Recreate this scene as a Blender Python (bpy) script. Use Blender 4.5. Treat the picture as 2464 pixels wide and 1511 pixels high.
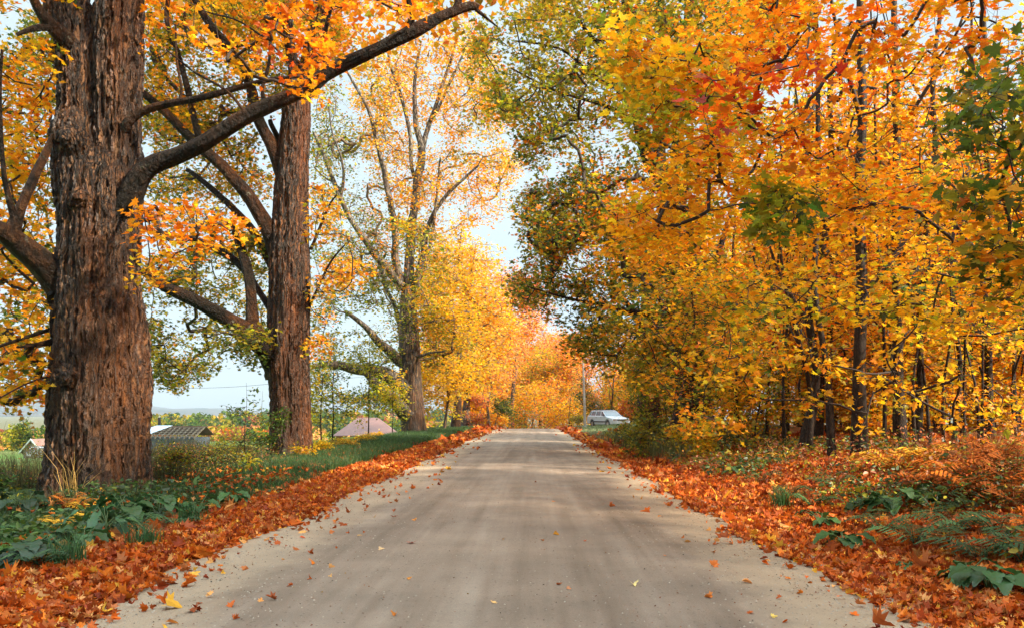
import bpy, bmesh, math, random
import numpy as np
from mathutils import Vector, noise as mnoise
for _o in list(bpy.data.objects): bpy.data.objects.remove(_o)
S = bpy.context.scene
COL = S.collection
R = math.radians
# ---------------------------------------------------------------- camera, sky, sun, exposure
CX, HY, F, EYE = 1278.0, 992.0, 2053.0, 1.5        # vanishing column, eye level, focal length (all for a 2464 wide frame), eye height
cam = bpy.data.cameras.new("camera"); camo = bpy.data.objects.new("camera", cam); COL.objects.link(camo)
camo.location = (0, 0, EYE); camo.rotation_euler = (R(90), 0, 0)
cam.sensor_width = 36; cam.lens = 36 * F / 2464
cam.shift_x = (1232 - CX) / 2464; cam.shift_y = (HY - 755.5) / 2464
cam.clip_start = .1; cam.clip_end = 12000
S.camera = camo
SUN_EL, SUN_AZ = 33.0, 114.0                        # azimuth clockwise from +Y (the way the road runs)
world = bpy.data.worlds.new("World"); S.world = world; world.use_nodes = True
nt = world.node_tree; nt.nodes.clear()
wo = nt.nodes.new("ShaderNodeOutputWorld"); bg = nt.nodes.new("ShaderNodeBackground")
sky = nt.nodes.new("ShaderNodeTexSky"); sky.sky_type = 'NISHITA'; sky.sun_disc = False
sky.sun_elevation = R(SUN_EL); sky.sun_rotation = R(SUN_AZ); sky.altitude = 300; sky.dust_density = 1.5; sky.air_density = 1.0
wtc = nt.nodes.new("ShaderNodeTexCoord"); wmp = nt.nodes.new("ShaderNodeMapping"); wmp.inputs['Scale'].default_value = (1, 1, 3.0)
wns = nt.nodes.new("ShaderNodeTexNoise"); wns.inputs['Scale'].default_value = 2.2; wns.inputs['Detail'].default_value = 6; wns.inputs['Roughness'].default_value = .55
wrp = nt.nodes.new("ShaderNodeMapRange"); wrp.inputs['From Min'].default_value = .3; wrp.inputs['From Max'].default_value = .62
wrp.inputs['To Min'].default_value = .74; wrp.inputs['To Max'].default_value = .97
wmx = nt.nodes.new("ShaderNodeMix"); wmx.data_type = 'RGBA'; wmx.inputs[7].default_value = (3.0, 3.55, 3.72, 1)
L = nt.links.new
L(wtc.outputs['Generated'], wmp.inputs['Vector']); L(wmp.outputs[0], wns.inputs['Vector']); L(wns.outputs['Fac'], wrp.inputs['Value'])
L(wrp.outputs[0], wmx.inputs[0]); L(sky.outputs[0], wmx.inputs[6])
wsp = nt.nodes.new("ShaderNodeSeparateXYZ"); L(wtc.outputs['Generated'], wsp.inputs[0])      # unseen sky overhead brightened, added as fill light for the shaded places
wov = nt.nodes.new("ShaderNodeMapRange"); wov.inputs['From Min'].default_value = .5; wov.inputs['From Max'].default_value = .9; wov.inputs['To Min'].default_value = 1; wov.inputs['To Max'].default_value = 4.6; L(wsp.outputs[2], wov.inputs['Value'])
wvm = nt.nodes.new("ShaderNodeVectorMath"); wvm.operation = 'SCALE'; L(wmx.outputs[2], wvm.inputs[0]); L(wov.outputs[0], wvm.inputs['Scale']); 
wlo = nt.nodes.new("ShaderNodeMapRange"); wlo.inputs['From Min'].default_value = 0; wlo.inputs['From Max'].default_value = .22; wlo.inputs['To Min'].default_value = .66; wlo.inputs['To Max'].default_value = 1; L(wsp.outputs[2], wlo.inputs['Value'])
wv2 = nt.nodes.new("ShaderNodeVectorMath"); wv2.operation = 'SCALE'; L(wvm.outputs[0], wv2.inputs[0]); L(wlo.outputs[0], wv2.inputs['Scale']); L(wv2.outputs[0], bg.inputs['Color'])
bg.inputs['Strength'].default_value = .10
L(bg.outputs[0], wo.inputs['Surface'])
sl = bpy.data.lights.new("sun", 'SUN'); sl.energy = 4.8; sl.angle = R(3.5); sl.color = (1, .87, .68)
so = bpy.data.objects.new("sun", sl); COL.objects.link(so)
_d = Vector((math.sin(R(SUN_AZ)) * math.cos(R(SUN_EL)), math.cos(R(SUN_AZ)) * math.cos(R(SUN_EL)), math.sin(R(SUN_EL))))
so.rotation_euler = _d.to_track_quat('Z', 'Y').to_euler(); so.location = (20, -10, 30)
S.view_settings.view_transform = 'Standard'; S.view_settings.look = 'None'; S.view_settings.gamma = 1
S.view_settings.exposure = 1.38; S.view_settings.use_curve_mapping = False
cy = S.cycles
cy.max_bounces = 10; cy.diffuse_bounces = 6; cy.transmission_bounces = 6; cy.glossy_bounces = 2; cy.transparent_max_bounces = 6; cy.volume_bounces = 0
cy.use_denoising = True; cy.sample_clamp_indirect = 6; cy.use_adaptive_sampling = True; cy.adaptive_threshold = .02

# ---------------------------------------------------------------- helpers
rng = np.random.default_rng(11)
def W(px, py, d):                                   # a point of the place: column, row of the eye's view and distance
    return np.array([(px - CX) / F * d, d, EYE - (py - HY) / F * d])
def sstep(a, b, x):
    t = np.clip((np.asarray(x, float) - a) / (b - a), 0, 1); return t * t * (3 - 2 * t)
def _h(ix, iy, iz, s):
    n = (ix * 374761393 + iy * 668265263 + iz * 2147483647 + s * 974634777) & 0xffffffff
    n = ((n ^ (n >> 13)) * 1274126177) & 0xffffffff
    n = n ^ (n >> 16); return (n & 0xffff) / 65535.0
def vnoise(p, f=1.0, s=0):                          # value noise, -1..1
    p = np.asarray(p, float) * f; i = np.floor(p).astype(np.int64); t = p - i; t = t * t * (3 - 2 * t)
    o = 0
    for a in (0, 1):
        for b in (0, 1):
            for c in (0, 1):
                w = (t[..., 0] if a else 1 - t[..., 0]) * (t[..., 1] if b else 1 - t[..., 1]) * (t[..., 2] if c else 1 - t[..., 2])
                o = o + w * _h(i[..., 0] + a, i[..., 1] + b, i[..., 2] + c, s)
    return o * 2 - 1
def fnoise(p, f=1.0, s=0, o=3):
    r = 0; a = 1; t = 0
    for k in range(o): r = r + a * vnoise(p, f * 2 ** k, s + k); t += a; a *= .5
    return r / t
def gz(x, y):                                       # height of the ground
    x = np.asarray(x, float); y = np.asarray(y, float)
    t = y - 74
    base = -.05 * np.where(t > 0, t * t / (t + 14), 0); base = np.maximum(base, -17 + 0 * base)
    l = np.maximum(-x - 9.2 + 1.3 * sstep(28, 34, y), 0)
    left = -.088 * np.minimum(l, 26) * (l / (l + .9)) - .045 * np.maximum(l - 28, 0)
    left = np.maximum(left, -7); base = base * (1 - .72 * sstep(-32, -95, x))
    r = sstep(2.9, 8.0, x) * .55 + sstep(7.5, 15, x) * .35
    r = r * (1 - .55 * sstep(38, 60, y))
    vb = .05 * sstep(3.0, 3.6, -x) * sstep(9, 5.5, -x)
    out = base + left + r + vb
    p = np.stack([x, y, 0 * x], -1)
    off = np.clip((np.maximum(x - 3.2, -x - 5.2)) / 2.5, 0, 1)
    return out + off * (.07 * vnoise(p, .55, 3) + .03 * vnoise(p, 1.7, 4)) + np.clip(l / 20, 0, 1) * .5 * vnoise(p, .03, 6)
def g1(x, y): return float(gz(np.array([x]), np.array([y]))[0])

class MB:
    """collects geometry and links it as one mesh object"""
    def __init__(s): s.V = []; s.L = []; s.N = []; s.C = []; s.M = []; s.n = 0
    def add(s, V, loops, counts, col=None, mi=0):
        V = np.asarray(V, float).reshape(-1, 3); loops = np.asarray(loops, np.int64).ravel(); counts = np.asarray(counts, np.int64).ravel()
        s.V.append(V); s.L.append(loops + s.n); s.N.append(counts); s.n += len(V)
        c = np.ones((len(counts), 3)) * (np.asarray(col, float) if col is not None else np.array([.5, .5, .5]))
        s.C.append(c); s.M.append(np.full(len(counts), mi))
        return s
    def quads(s, V, Q, col=None, mi=0): Q = np.asarray(Q); return s.add(V, Q, np.full(len(Q), Q.shape[1]), col, mi)
    def box(s, c, d, rz=0, col=None, mi=0, taper=1.0, rx=0):
        v = np.array([[x, y, z] for z in (-.5, .5) for y in (-.5, .5) for x in (-.5, .5)], float)
        v[4:, :2] *= taper; v *= np.array(d)
        if rx: ca, sa = math.cos(rx), math.sin(rx); v = v @ np.array([[1, 0, 0], [0, ca, sa], [0, -sa, ca]])
        ca, sa = math.cos(rz), math.sin(rz); v = v @ np.array([[ca, sa, 0], [-sa, ca, 0], [0, 0, 1]])
        return s.quads(v + np.array(c), [[0, 2, 3, 1], [4, 5, 7, 6], [0, 1, 5, 4], [2, 6, 7, 3], [0, 4, 6, 2], [1, 3, 7, 5]], col, mi)
    def prism(s, pts, axis_vec, col=None, mi=0):     # closed polygon swept along a vector
        p = np.asarray(pts, float); n = len(p); a = np.asarray(axis_vec, float)
        V = np.concatenate([p, p + a]); lo = list(range(n))[::-1] + list(range(n, 2 * n)); ct = [n, n]
        for i in range(n): j = (i + 1) % n; lo += [i, j, j + n, i + n]; ct.append(4)
        return s.add(V, lo, ct, col, mi)
    def tubes(s, P, Rr, k=4, col=None, mi=0, cap=False, mod=None):   # P T,K,3   Rr T,K
        P = np.asarray(P, float); Rr = np.asarray(Rr, float)
        if P.ndim == 2: P = P[None]; Rr = Rr[None]
        T, K = P.shape[:2]
        t = np.gradient(P, axis=1); t /= np.linalg.norm(t, axis=2, keepdims=True) + 1e-9
        d = P[:, -1] - P[:, 0]; ref = np.zeros((T, 3)); ref[np.arange(T), np.argmin(np.abs(d), axis=1)] = 1
        u = np.cross(t, ref[:, None, :]); u /= np.linalg.norm(u, axis=2, keepdims=True) + 1e-9
        v = np.cross(t, u)
        a = np.arange(k) / k * 2 * np.pi
        rr = Rr[..., None] * np.ones(k)
        if mod is not None: rr = rr * mod(P, a)
        V = P[:, :, None, :] + rr[..., None] * (np.cos(a)[:, None] * u[:, :, None, :] + np.sin(a)[:, None] * v[:, :, None, :])
        i = np.arange(K - 1)[:, None] * k; j = np.arange(k)[None, :]; jn = (j + 1) % k
        q = np.stack([i + j, i + k + j, i + k + jn, i + jn], -1).reshape(-1, 4)
        Q = (q[None] + (np.arange(T) * K * k)[:, None, None]).reshape(-1, 4)
        s.quads(V.reshape(-1, 3), Q, col, mi)
        if cap:
            for e, o in ((0, 1), (K - 1, -1)):
                for q_ in range(T): s.add(V[q_, e], np.arange(k)[::o], [k], col, mi)
        return s
    def build(s, name, mats, parent=None, origin=(0, 0, 0), smooth=True, tint=False):
        me = bpy.data.meshes.new(name)
        V = np.concatenate(s.V) - np.asarray(origin, float); Lp = np.concatenate(s.L); N = np.concatenate(s.N)
        me.vertices.add(len(V)); me.vertices.foreach_set("co", V.astype(np.float32).ravel())
        me.loops.add(len(Lp)); me.loops.foreach_set("vertex_index", Lp.astype(np.int32))
        me.polygons.add(len(N)); me.polygons.foreach_set("loop_start", np.concatenate([[0], np.cumsum(N)[:-1]]).astype(np.int32))
        me.polygons.foreach_set("use_smooth", np.full(len(N), smooth))
        me.polygons.foreach_set("material_index", np.concatenate(s.M).astype(np.int32))
        if tint:
            at = me.attributes.new("tint", 'FLOAT_COLOR', 'FACE')
            C = np.concatenate(s.C); at.data.foreach_set("color", np.concatenate([C, np.ones((len(C), 1))], 1).astype(np.float32).ravel())
        me.update(calc_edges=True)
        for m in (mats if isinstance(mats, (list, tuple)) else [mats]): me.materials.append(m)
        o = bpy.data.objects.new(name, me); COL.objects.link(o)
        if parent is not None: o.parent = parent
        return o
def tag(o, label=None, cat=None, group=None, kind=None):
    if label: o["label"] = label
    if cat: o["category"] = cat
    if group: o["group"] = group
    if kind: o["kind"] = kind
    return o
def empty(name, loc, rz=0, sc=1):
    o = bpy.data.objects.new(name, None); COL.objects.link(o); o.location = loc; o.rotation_euler = (0, 0, rz)
    o.scale = (sc, sc, sc); o.empty_display_size = .3; return o
def copy_tree(o, parent=None):
    c = o.copy(); COL.objects.link(c)
    if parent is not None: c.parent = parent
    for ch in [q for q in bpy.data.objects if q.parent == o]: copy_tree(ch, c)
    return c

# ---------------------------------------------------------------- materials
def mat(name):
    m = bpy.data.materials.new(name); m.use_nodes = True; n = m.node_tree; n.nodes.clear()
    out = n.nodes.new("ShaderNodeOutputMaterial"); return m, n, out
def N_(n, t, **k):
    x = n.nodes.new("ShaderNode" + t)
    for a, b in k.items():
        if a in x.inputs: x.inputs[a].default_value = b
        else: setattr(x, a, b)
    return x
def ramp(n, stops):
    r = n.nodes.new("ShaderNodeValToRGB"); e = r.color_ramp.elements
    while len(e) < len(stops): e.new(.5)
    for q, (p, c) in zip(e, stops): q.position = p; q.color = (*c, 1)
    return r
def simple(name, col, rough=.6, metal=0, var=.12, scale=8, bump=0, spec=.4):
    m, n, out = mat(name); b = N_(n, "BsdfPrincipled", Roughness=rough, Metallic=metal); b.inputs['Specular IOR Level'].default_value = spec
    tc = N_(n, "TexCoord"); ns = N_(n, "TexNoise", Scale=scale, Detail=5)
    r = ramp(n, [(.25, tuple(c * (1 - var) for c in col)), (.75, tuple(min(1, c * (1 + var)) for c in col))])
    n.links.new(tc.outputs['Object'], ns.inputs['Vector']); n.links.new(ns.outputs['Fac'], r.inputs[0]); n.links.new(r.outputs[0], b.inputs['Base Color'])
    if bump:
        bp = N_(n, "Bump", Strength=bump, Distance=.02); n.links.new(ns.outputs['Fac'], bp.inputs['Height']); n.links.new(bp.outputs[0], b.inputs['Normal'])
    n.links.new(b.outputs[0], out.inputs['Surface']); return m
def leafmat(name, trans=.45, gloss=.05, rough=.45, hue=0.0, tgain=1.0):
    m, n, out = mat(name); Lk = n.links.new
    at = N_(n, "Attribute", attribute_name="tint")
    ob = N_(n, "ObjectInfo"); hs = N_(n, "HueSaturation", Saturation=1.0)
    mr = N_(n, "MapRange"); mr.inputs['To Min'].default_value = .5 - hue; mr.inputs['To Max'].default_value = .5 + hue
    Lk(ob.outputs['Random'], mr.inputs['Value']); Lk(mr.outputs[0], hs.inputs['Hue']); Lk(at.outputs['Color'], hs.inputs['Color'])
    tc = N_(n, "TexCoord"); ns = N_(n, "TexNoise", Scale=38.0, Detail=2); Lk(tc.outputs['Object'], ns.inputs['Vector'])
    mv = N_(n, "MapRange"); mv.inputs['To Min'].default_value = .72; mv.inputs['To Max'].default_value = 1.28; Lk(ns.outputs['Fac'], mv.inputs['Value']); Lk(mv.outputs[0], hs.inputs['Value'])
    df = N_(n, "BsdfDiffuse"); tr = N_(n, "BsdfTranslucent"); gl = N_(n, "BsdfGlossy", Roughness=rough); gl.inputs['Color'].default_value = (1, 1, 1, 1)
    g2 = N_(n, "Gamma"); g2.inputs['Gamma'].default_value = .9 if tgain > 1 else 1.0
    Lk(hs.outputs[0], df.inputs[0]); Lk(hs.outputs[0], g2.inputs[0]); Lk(g2.outputs[0], tr.inputs[0])
    a = N_(n, "MixShader"); a.inputs[0].default_value = trans; Lk(df.outputs[0], a.inputs[1]); Lk(tr.outputs[0], a.inputs[2])
    b = N_(n, "MixShader"); b.inputs[0].default_value = gloss; Lk(a.outputs[0], b.inputs[1]); Lk(gl.outputs[0], b.inputs[2])
    Lk(b.outputs[0], out.inputs['Surface']); return m
def barkmat(name, dark, mid, light, rust, disp=.05, sc=9.0, zs=.2, real=False, lich=.5, vw=.38, stain=.55, spec=.45):
    m, n, out = mat(name); Lk = n.links.new
    tc = N_(n, "TexCoord")
    w = N_(n, "TexNoise", Scale=2.2, Detail=3); Lk(tc.outputs['Object'], w.inputs['Vector'])
    mx = N_(n, "Mix", data_type='VECTOR'); mx.inputs[0].default_value = .16; Lk(tc.outputs['Object'], mx.inputs[4]); Lk(w.outputs['Color'], mx.inputs[5])
    mp = N_(n, "Mapping"); mp.inputs['Scale'].default_value = (1, 1, zs); Lk(mx.outputs[1], mp.inputs['Vector'])
    vo = N_(n, "TexVoronoi", feature='DISTANCE_TO_EDGE', Scale=sc); Lk(mp.outputs[0], vo.inputs['Vector'])
    vc = N_(n, "TexVoronoi", feature='F1', Scale=sc); Lk(mp.outputs[0], vc.inputs['Vector'])
    n1 = N_(n, "TexNoise", Scale=sc * 2.2, Detail=7, Roughness=.65); Lk(mp.outputs[0], n1.inputs['Vector'])
    n2 = N_(n, "TexNoise", Scale=26.0, Detail=6, Roughness=.7); Lk(tc.outputs['Object'], n2.inputs['Vector'])
    pr = N_(n, "MapRange", interpolation_type='SMOOTHSTEP'); pr.inputs['From Max'].default_value = .26; Lk(vo.outputs['Distance'], pr.inputs['Value'])
    m1 = N_(n, "Math", operation='MULTIPLY'); m1.inputs[1].default_value = vw; Lk(pr.outputs[0], m1.inputs[0])
    m2 = N_(n, "Math", operation='MULTIPLY_ADD'); m2.inputs[1].default_value = 1.33 - vw; Lk(n1.outputs['Fac'], m2.inputs[0]); Lk(m1.outputs[0], m2.inputs[2])
    m3 = N_(n, "Math", operation='MULTIPLY_ADD'); m3.inputs[1].default_value = .14; Lk(n2.outputs['Fac'], m3.inputs[0]); Lk(m2.outputs[0], m3.inputs[2])
    rp = ramp(n, [(.55, dark), (.76, mid), (.93, light), (1, tuple(min(1, c * 1.25) for c in light))]); Lk(m3.outputs[0], rp.inputs[0])
    # rust coloured plates and lichen patches
    n3 = N_(n, "TexNoise", Scale=1.3, Detail=5, Roughness=.6); Lk(mp.outputs[0], n3.inputs['Vector'])
    r3 = N_(n, "MapRange"); r3.inputs['From Min'].default_value = .47; r3.inputs['From Max'].default_value = .62; r3.inputs['To Max'].default_value = .75; Lk(n3.outputs['Fac'], r3.inputs['Value'])
    c3 = N_(n, "Mix", data_type='RGBA', blend_type='MIX'); Lk(r3.outputs[0], c3.inputs[0]); Lk(rp.outputs[0], c3.inputs[6])
    rr = ramp(n, [(.35, tuple(c * .3 for c in rust)), (.9, rust)]); Lk(m3.outputs[0], rr.inputs[0]); Lk(rr.outputs[0], c3.inputs[7])
    n4 = N_(n, "TexNoise", Scale=3.1, Detail=8, Roughness=.72); Lk(tc.outputs['Object'], n4.inputs['Vector'])
    r4 = N_(n, "MapRange"); r4.inputs['From Min'].default_value = .6; r4.inputs['From Max'].default_value = .68; r4.inputs['To Max'].default_value = lich; Lk(n4.outputs['Fac'], r4.inputs['Value'])
    c4 = N_(n, "Mix", data_type='RGBA'); Lk(r4.outputs[0], c4.inputs[0]); Lk(c3.outputs[2], c4.inputs[6]); c4.inputs[7].default_value = (.27, .28, .22, 1)
    n5 = N_(n, "TexNoise", Scale=.9, Detail=7, Roughness=.68); Lk(mp.outputs[0], n5.inputs['Vector'])     # black algae stains
    r5 = N_(n, "MapRange"); r5.inputs['From Min'].default_value = .5; r5.inputs['From Max'].default_value = .6; r5.inputs['To Max'].default_value = stain; Lk(n5.outputs['Fac'], r5.inputs['Value'])
    c5 = N_(n, "Mix", data_type='RGBA'); Lk(r5.outputs[0], c5.inputs[0]); Lk(c4.outputs[2], c5.inputs[6]); c5.inputs[7].default_value = (.012, .009, .005, 1)
    b = N_(n, "BsdfPrincipled", Roughness=.55); b.inputs['Specular IOR Level'].default_value = spec; Lk(c5.outputs[2], b.inputs['Base Color'])
    if real:
        dp = N_(n, "Displacement", Midlevel=.75, Scale=disp); Lk(m3.outputs[0], dp.inputs['Height']); Lk(dp.outputs[0], out.inputs['Displacement'])
        m.displacement_method = 'BOTH'
    else:
        bp = N_(n, "Bump", Strength=1.0, Distance=disp); Lk(m3.outputs[0], bp.inputs['Height']); Lk(bp.outputs[0], b.inputs['Normal'])
    Lk(b.outputs[0], out.inputs['Surface']); return m

M_leaf = leafmat("maple_leaf", .62, .018, .5, .012)
M_far = leafmat("far_leaf", .45, .0, .5, .012)
M_litter = leafmat("fallen_leaves", .12, .015, .5)
M_green = leafmat("green_leaf", .25, .035, .5)
M_grass = leafmat("grass_blade", .3, .03, .5)
M_bark1 = barkmat("old_maple_bark", (.008, .004, .002), (.05, .021, .008), (.18, .088, .038), (.22, .068, .011), disp=.15, sc=13, zs=.12, real=True, lich=.18, vw=.38)
M_bark1b = barkmat("old_maple_limb_bark", (.004, .003, .002), (.016, .008, .004), (.055, .03, .014), (.11, .038, .009), disp=.16, sc=6, zs=.7, lich=.55, vw=.12, stain=.8, spec=.2)
M_bark2 = barkmat("maple_bark", (.007, .004, .002), (.042, .016, .005), (.16, .064, .02), (.23, .064, .010), disp=.13, sc=12, zs=.1, real=True, lich=.15, vw=.38, stain=.7)
M_bark3 = barkmat("grey_maple_bark", (.012, .007, .004), (.055, .03, .013), (.15, .088, .042), (.17, .06, .017), disp=.06, sc=7, zs=.16, lich=.4)
M_bark3b = barkmat("pale_limb_bark", (.03, .02, .014), (.10, .075, .052), (.22, .18, .13), (.15, .08, .04), disp=.04, sc=8, zs=.3, lich=.5)
M_barkd = barkmat("sapling_bark", (.006, .004, .003), (.022, .013, .008), (.06, .04, .025), (.05, .025, .012), disp=.012, sc=22, zs=.3, lich=.15, vw=.12, spec=.15)
M_twig = simple("twig_bark", (.035, .022, .015), .8)
M_twigl = simple("pale_twig_bark", (.16, .11, .07), .8)

# ---------------------------------------------------------------- leaves
def _tmpl(half):
    h = np.array(half, float); n = len(h)
    left = h[1:-1].copy(); left[:, 0] *= -1
    V = np.concatenate([h, left]); V = np.concatenate([V, np.zeros((len(V), 1))], 1)
    f1 = list(range(n)); f2 = [0] + [n + i for i in range(n - 2)] + [n - 1]; f2 = f2[::-1]
    return V, np.array(f1 + f2), np.array([n, n])
LOD0 = _tmpl([(0, 0), (.27, -.1), (.25, .09), (.56, .1), (.38, .29), (.54, .56), (.22, .47), (.2, .72), (0, 1)])
LOD1 = _tmpl([(0, 0), (.4, -.02), (.27, .27), (.52, .52), (.14, .55), (0, 1)])
LOD2 = (np.array([[0, 0, 0], [.42, .3, .06], [0, 1, 0], [-.42, .3, .06]]), np.array([0, 1, 2, 3]), np.array([4]))
HEART = _tmpl([(0, 0), (.22, -.16), (.44, -.02), (.5, .28), (.3, .66), (0, 1)])
LANCE = _tmpl([(0, 0), (.1, .12), (.17, .4), (.11, .72), (0, 1)])
OVAL = _tmpl([(0, 0), (.2, .12), (.3, .42), (.2, .75), (0, 1)])
def leaves(mb, P, size, col, tmpl, up=.75, curl=.25, heading=None, droop=0.0):
    """P N,3 ; leaves whose normals lean from the vertical; heading N,2 optional"""
    n = len(P)
    if n == 0: return
    V, Lp, Ct = tmpl; k = len(V)
    nrm = rng.normal(0, 1, (n, 3)) * (1 - up) * 1.35; nrm[:, 2] += up; nrm /= np.linalg.norm(nrm, axis=1, keepdims=True)
    if heading is None:
        a = rng.uniform(0, 2 * np.pi, n); hd = np.stack([np.cos(a), np.sin(a), 0 * a], 1)
    else:
        hd = np.concatenate([heading, np.zeros((n, 1))], 1) + rng.normal(0, .35, (n, 3))
    hd[:, 2] -= droop
    yy = hd - nrm * np.sum(hd * nrm, 1, keepdims=True); yy /= np.linalg.norm(yy, axis=1, keepdims=True) + 1e-9
    xx = np.cross(yy, nrm)
    s = np.asarray(size, float) * np.ones(n)
    c1 = rng.normal(0, 1, n) * curl + curl * .8; c2 = rng.normal(0, 1, n) * curl
    zz = c1[:, None] * np.abs(V[None, :, 0]) - c2[:, None] * (V[None, :, 1] - .4) ** 2 + V[None, :, 2]
    wx = V[None, :, 0] * rng.uniform(.8, 1.12, (n, 1))
    Q = P[:, None, :] + s[:, None, None] * (wx[..., None] * xx[:, None] + (V[None, :, 1] - .3)[..., None] * yy[:, None] + zz[..., None] * nrm[:, None])
    lo = (Lp[None] + (np.arange(n) * k)[:, None]).ravel()
    ct = np.tile(Ct, n); c = np.repeat(np.asarray(col, float), len(Ct), axis=0)
    mb.V.append(Q.reshape(-1, 3)); mb.L.append(lo + mb.n); mb.N.append(ct); mb.C.append(c); mb.M.append(np.zeros(len(ct), int)); mb.n += n * k
PAL = dict(Y=(.80, .42, .014), YO=(.86, .30, .008), O=(.82, .19, .006), RD=(.52, .07, .008), G=(.085, .135, .018), OL=(.30, .26, .014),
           YG=(.44, .37, .02), P=(.8, .4, .12), DG=(.045, .085, .02), PY=(.8, .54, .08), PR=(.62, .16, .08), BR=(.3, .1, .03))
def pick(P, names, wts, f=.5, seed=0, jit=.2, sharp=.42):
    """colour of each leaf: neighbours turn together, with some that do not"""
    n = len(P); w = np.array(wts, float); cum = np.cumsum(w / w.sum())
    v = fnoise(P, f, seed, 2) * .95 * .5 + .5; v = np.clip(v + rng.normal(0, sharp * .35, n), 0, .9999)
    v = sstep(.1, .9, v) * .9999
    i = np.searchsorted(cum, v); i = np.clip(i, 0, len(names) - 1)
    c = np.array([PAL[q] for q in names])[i]
    return np.clip(c * np.exp(rng.normal(0, jit, (n, 1))) * np.exp(rng.normal(0, jit * .5, (n, 3))), .003, .92)

# ---------------------------------------------------------------- tree making
def inpoly(px, py, poly):
    r = np.zeros(len(px), bool); n = len(poly)
    for i in range(n):
        x1, y1 = poly[i]; x2, y2 = poly[(i + 1) % n]
        c = ((y1 > py) != (y2 > py)) & (px < (x2 - x1) * (py - y1) / ((y2 - y1) if y2 != y1 else 1e-9) + x1); r ^= c
    return r
def patch(poly, d0, d1, n, gate=-.15, f=.35, seed=0):
    """points filling a region of a crown that the eye meets in this outline, through the depth d0..d1"""
    xs = [p[0] for p in poly]; ys = [p[1] for p in poly]; out = []; tot = 0
    for _ in range(60):
        px = rng.uniform(min(xs), max(xs), 4000); py = rng.uniform(min(ys), max(ys), 4000); k = inpoly(px, py, poly); px, py = px[k], py[k]
        d = rng.uniform(d0, d1, len(px)); P = np.stack([(px - CX) / F * d, d, EYE - (py - HY) / F * d], 1)
        P = P[vnoise(P * [1, 1, 1.7], f, seed) > gate]; out.append(P); tot += len(P)
        if tot >= n: break
    return np.concatenate(out)[:n]
def blob(c, r, n, gate=-.2, f=.4, seed=0, shell=.35):
    out = []; tot = 0
    while tot < n:
        v = rng.normal(0, 1, (3000, 3)); v /= np.linalg.norm(v, axis=1, keepdims=True); q = rng.uniform(shell, 1, (3000, 1)) ** .6
        P = np.array(c) + v * q * np.array(r); P = P[vnoise(P, f, seed) > gate]; gate -= .04; out.append(P); tot += len(P)
    return np.concatenate(out)[:n]
def smoothline(pts, rad, step=.25):
    pts = np.asarray(pts, float); rad = np.asarray(rad, float)
    if len(pts) < 3: pts = np.array([pts[0], (pts[0] + pts[-1]) / 2, pts[-1]]); rad = np.array([rad[0], (rad[0] + rad[-1]) / 2, rad[-1]])
    P = np.concatenate([[2 * pts[0] - pts[1]], pts, [2 * pts[-1] - pts[-2]]]); o = []; r = []
    for i in range(1, len(P) - 2):
        m = max(2, int(np.linalg.norm(P[i + 1] - P[i]) / step))
        for t in np.arange(m) / m:
            a, b, c, d = P[i - 1], P[i], P[i + 1], P[i + 2]
            o.append(.5 * (2 * b + (c - a) * t + (2 * a - 5 * b + 4 * c - d) * t * t + (3 * b - a - 3 * c + d) * t ** 3)); r.append(rad[i - 1] + (rad[i] - rad[i - 1]) * t)
    o.append(pts[-1]); r.append(rad[-1]); return np.array(o), np.array(r)
def grow(skel, C, tw0=.006, wob=.1, maxr=.09, K=5, up=.25):
    """joins every point of C to the nearest wood, nearest points first; returns paths P T,K,3 and radii T,K"""
    nodes = np.concatenate([s for s in skel]); D = np.full(len(C), 1e9); near = np.zeros(len(C), int)
    for i in range(0, len(nodes), 400):
        d = np.linalg.norm(C[:, None] - nodes[None, i:i + 400], axis=2); j = d.argmin(1); dm = d[np.arange(len(C)), j]
        k = dm < D; D[k] = dm[k]; near[k] = j[k] + i
    cap = len(nodes) + len(C) * (K - 1) + 5; NB = np.zeros((cap, 3)); NB[:len(nodes)] = nodes; nn = len(nodes); n0 = nn
    par = np.full(cap, -1); cnt = np.zeros(cap); done = np.zeros(len(C), bool); paths = []; ids = []
    for _ in range(len(C)):
        i = int(np.argmin(np.where(done, 1e9, D))); done[i] = True; a = near[i]; A = NB[a]; B = C[i]; l = np.linalg.norm(B - A) + 1e-6
        t = np.linspace(0, 1, K)[:, None]; mid = (A + B) / 2 + np.array([0, 0, -up * l * .3]) + rng.normal(0, wob * l, 3)
        p = (1 - t) ** 2 * A + 2 * t * (1 - t) * mid + t * t * B; p[1:-1] += rng.normal(0, .02 * l, (K - 2, 3))
        ix = np.arange(nn, nn + K - 1); NB[ix] = p[1:]; par[ix] = np.concatenate([[a], ix[:-1]]); cnt[ix[-1]] += 1
        paths.append(p); ids.append(np.concatenate([[a], ix])); nn += K - 1
        live = np.where(~done)[0]
        if len(live):
            q = C[live]; d = np.linalg.norm(q[:, None] - p[None, 1:], axis=2); j = d.argmin(1); dm = d[np.arange(len(live)), j] * 1.05
            k = dm < D[live]; D[live[k]] = dm[k]; near[live[k]] = ix[j[k]]
    for i in range(nn - 1, n0 - 1, -1):
        if par[i] >= 0: cnt[par[i]] += cnt[i]
    ids = np.array(ids); c = cnt[ids]; c[:, 0] = np.minimum(c[:, 0], c[:, 1] * 1.15)
    return np.array(paths), np.minimum(tw0 * np.maximum(c, .6) ** .45, maxr)
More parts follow.
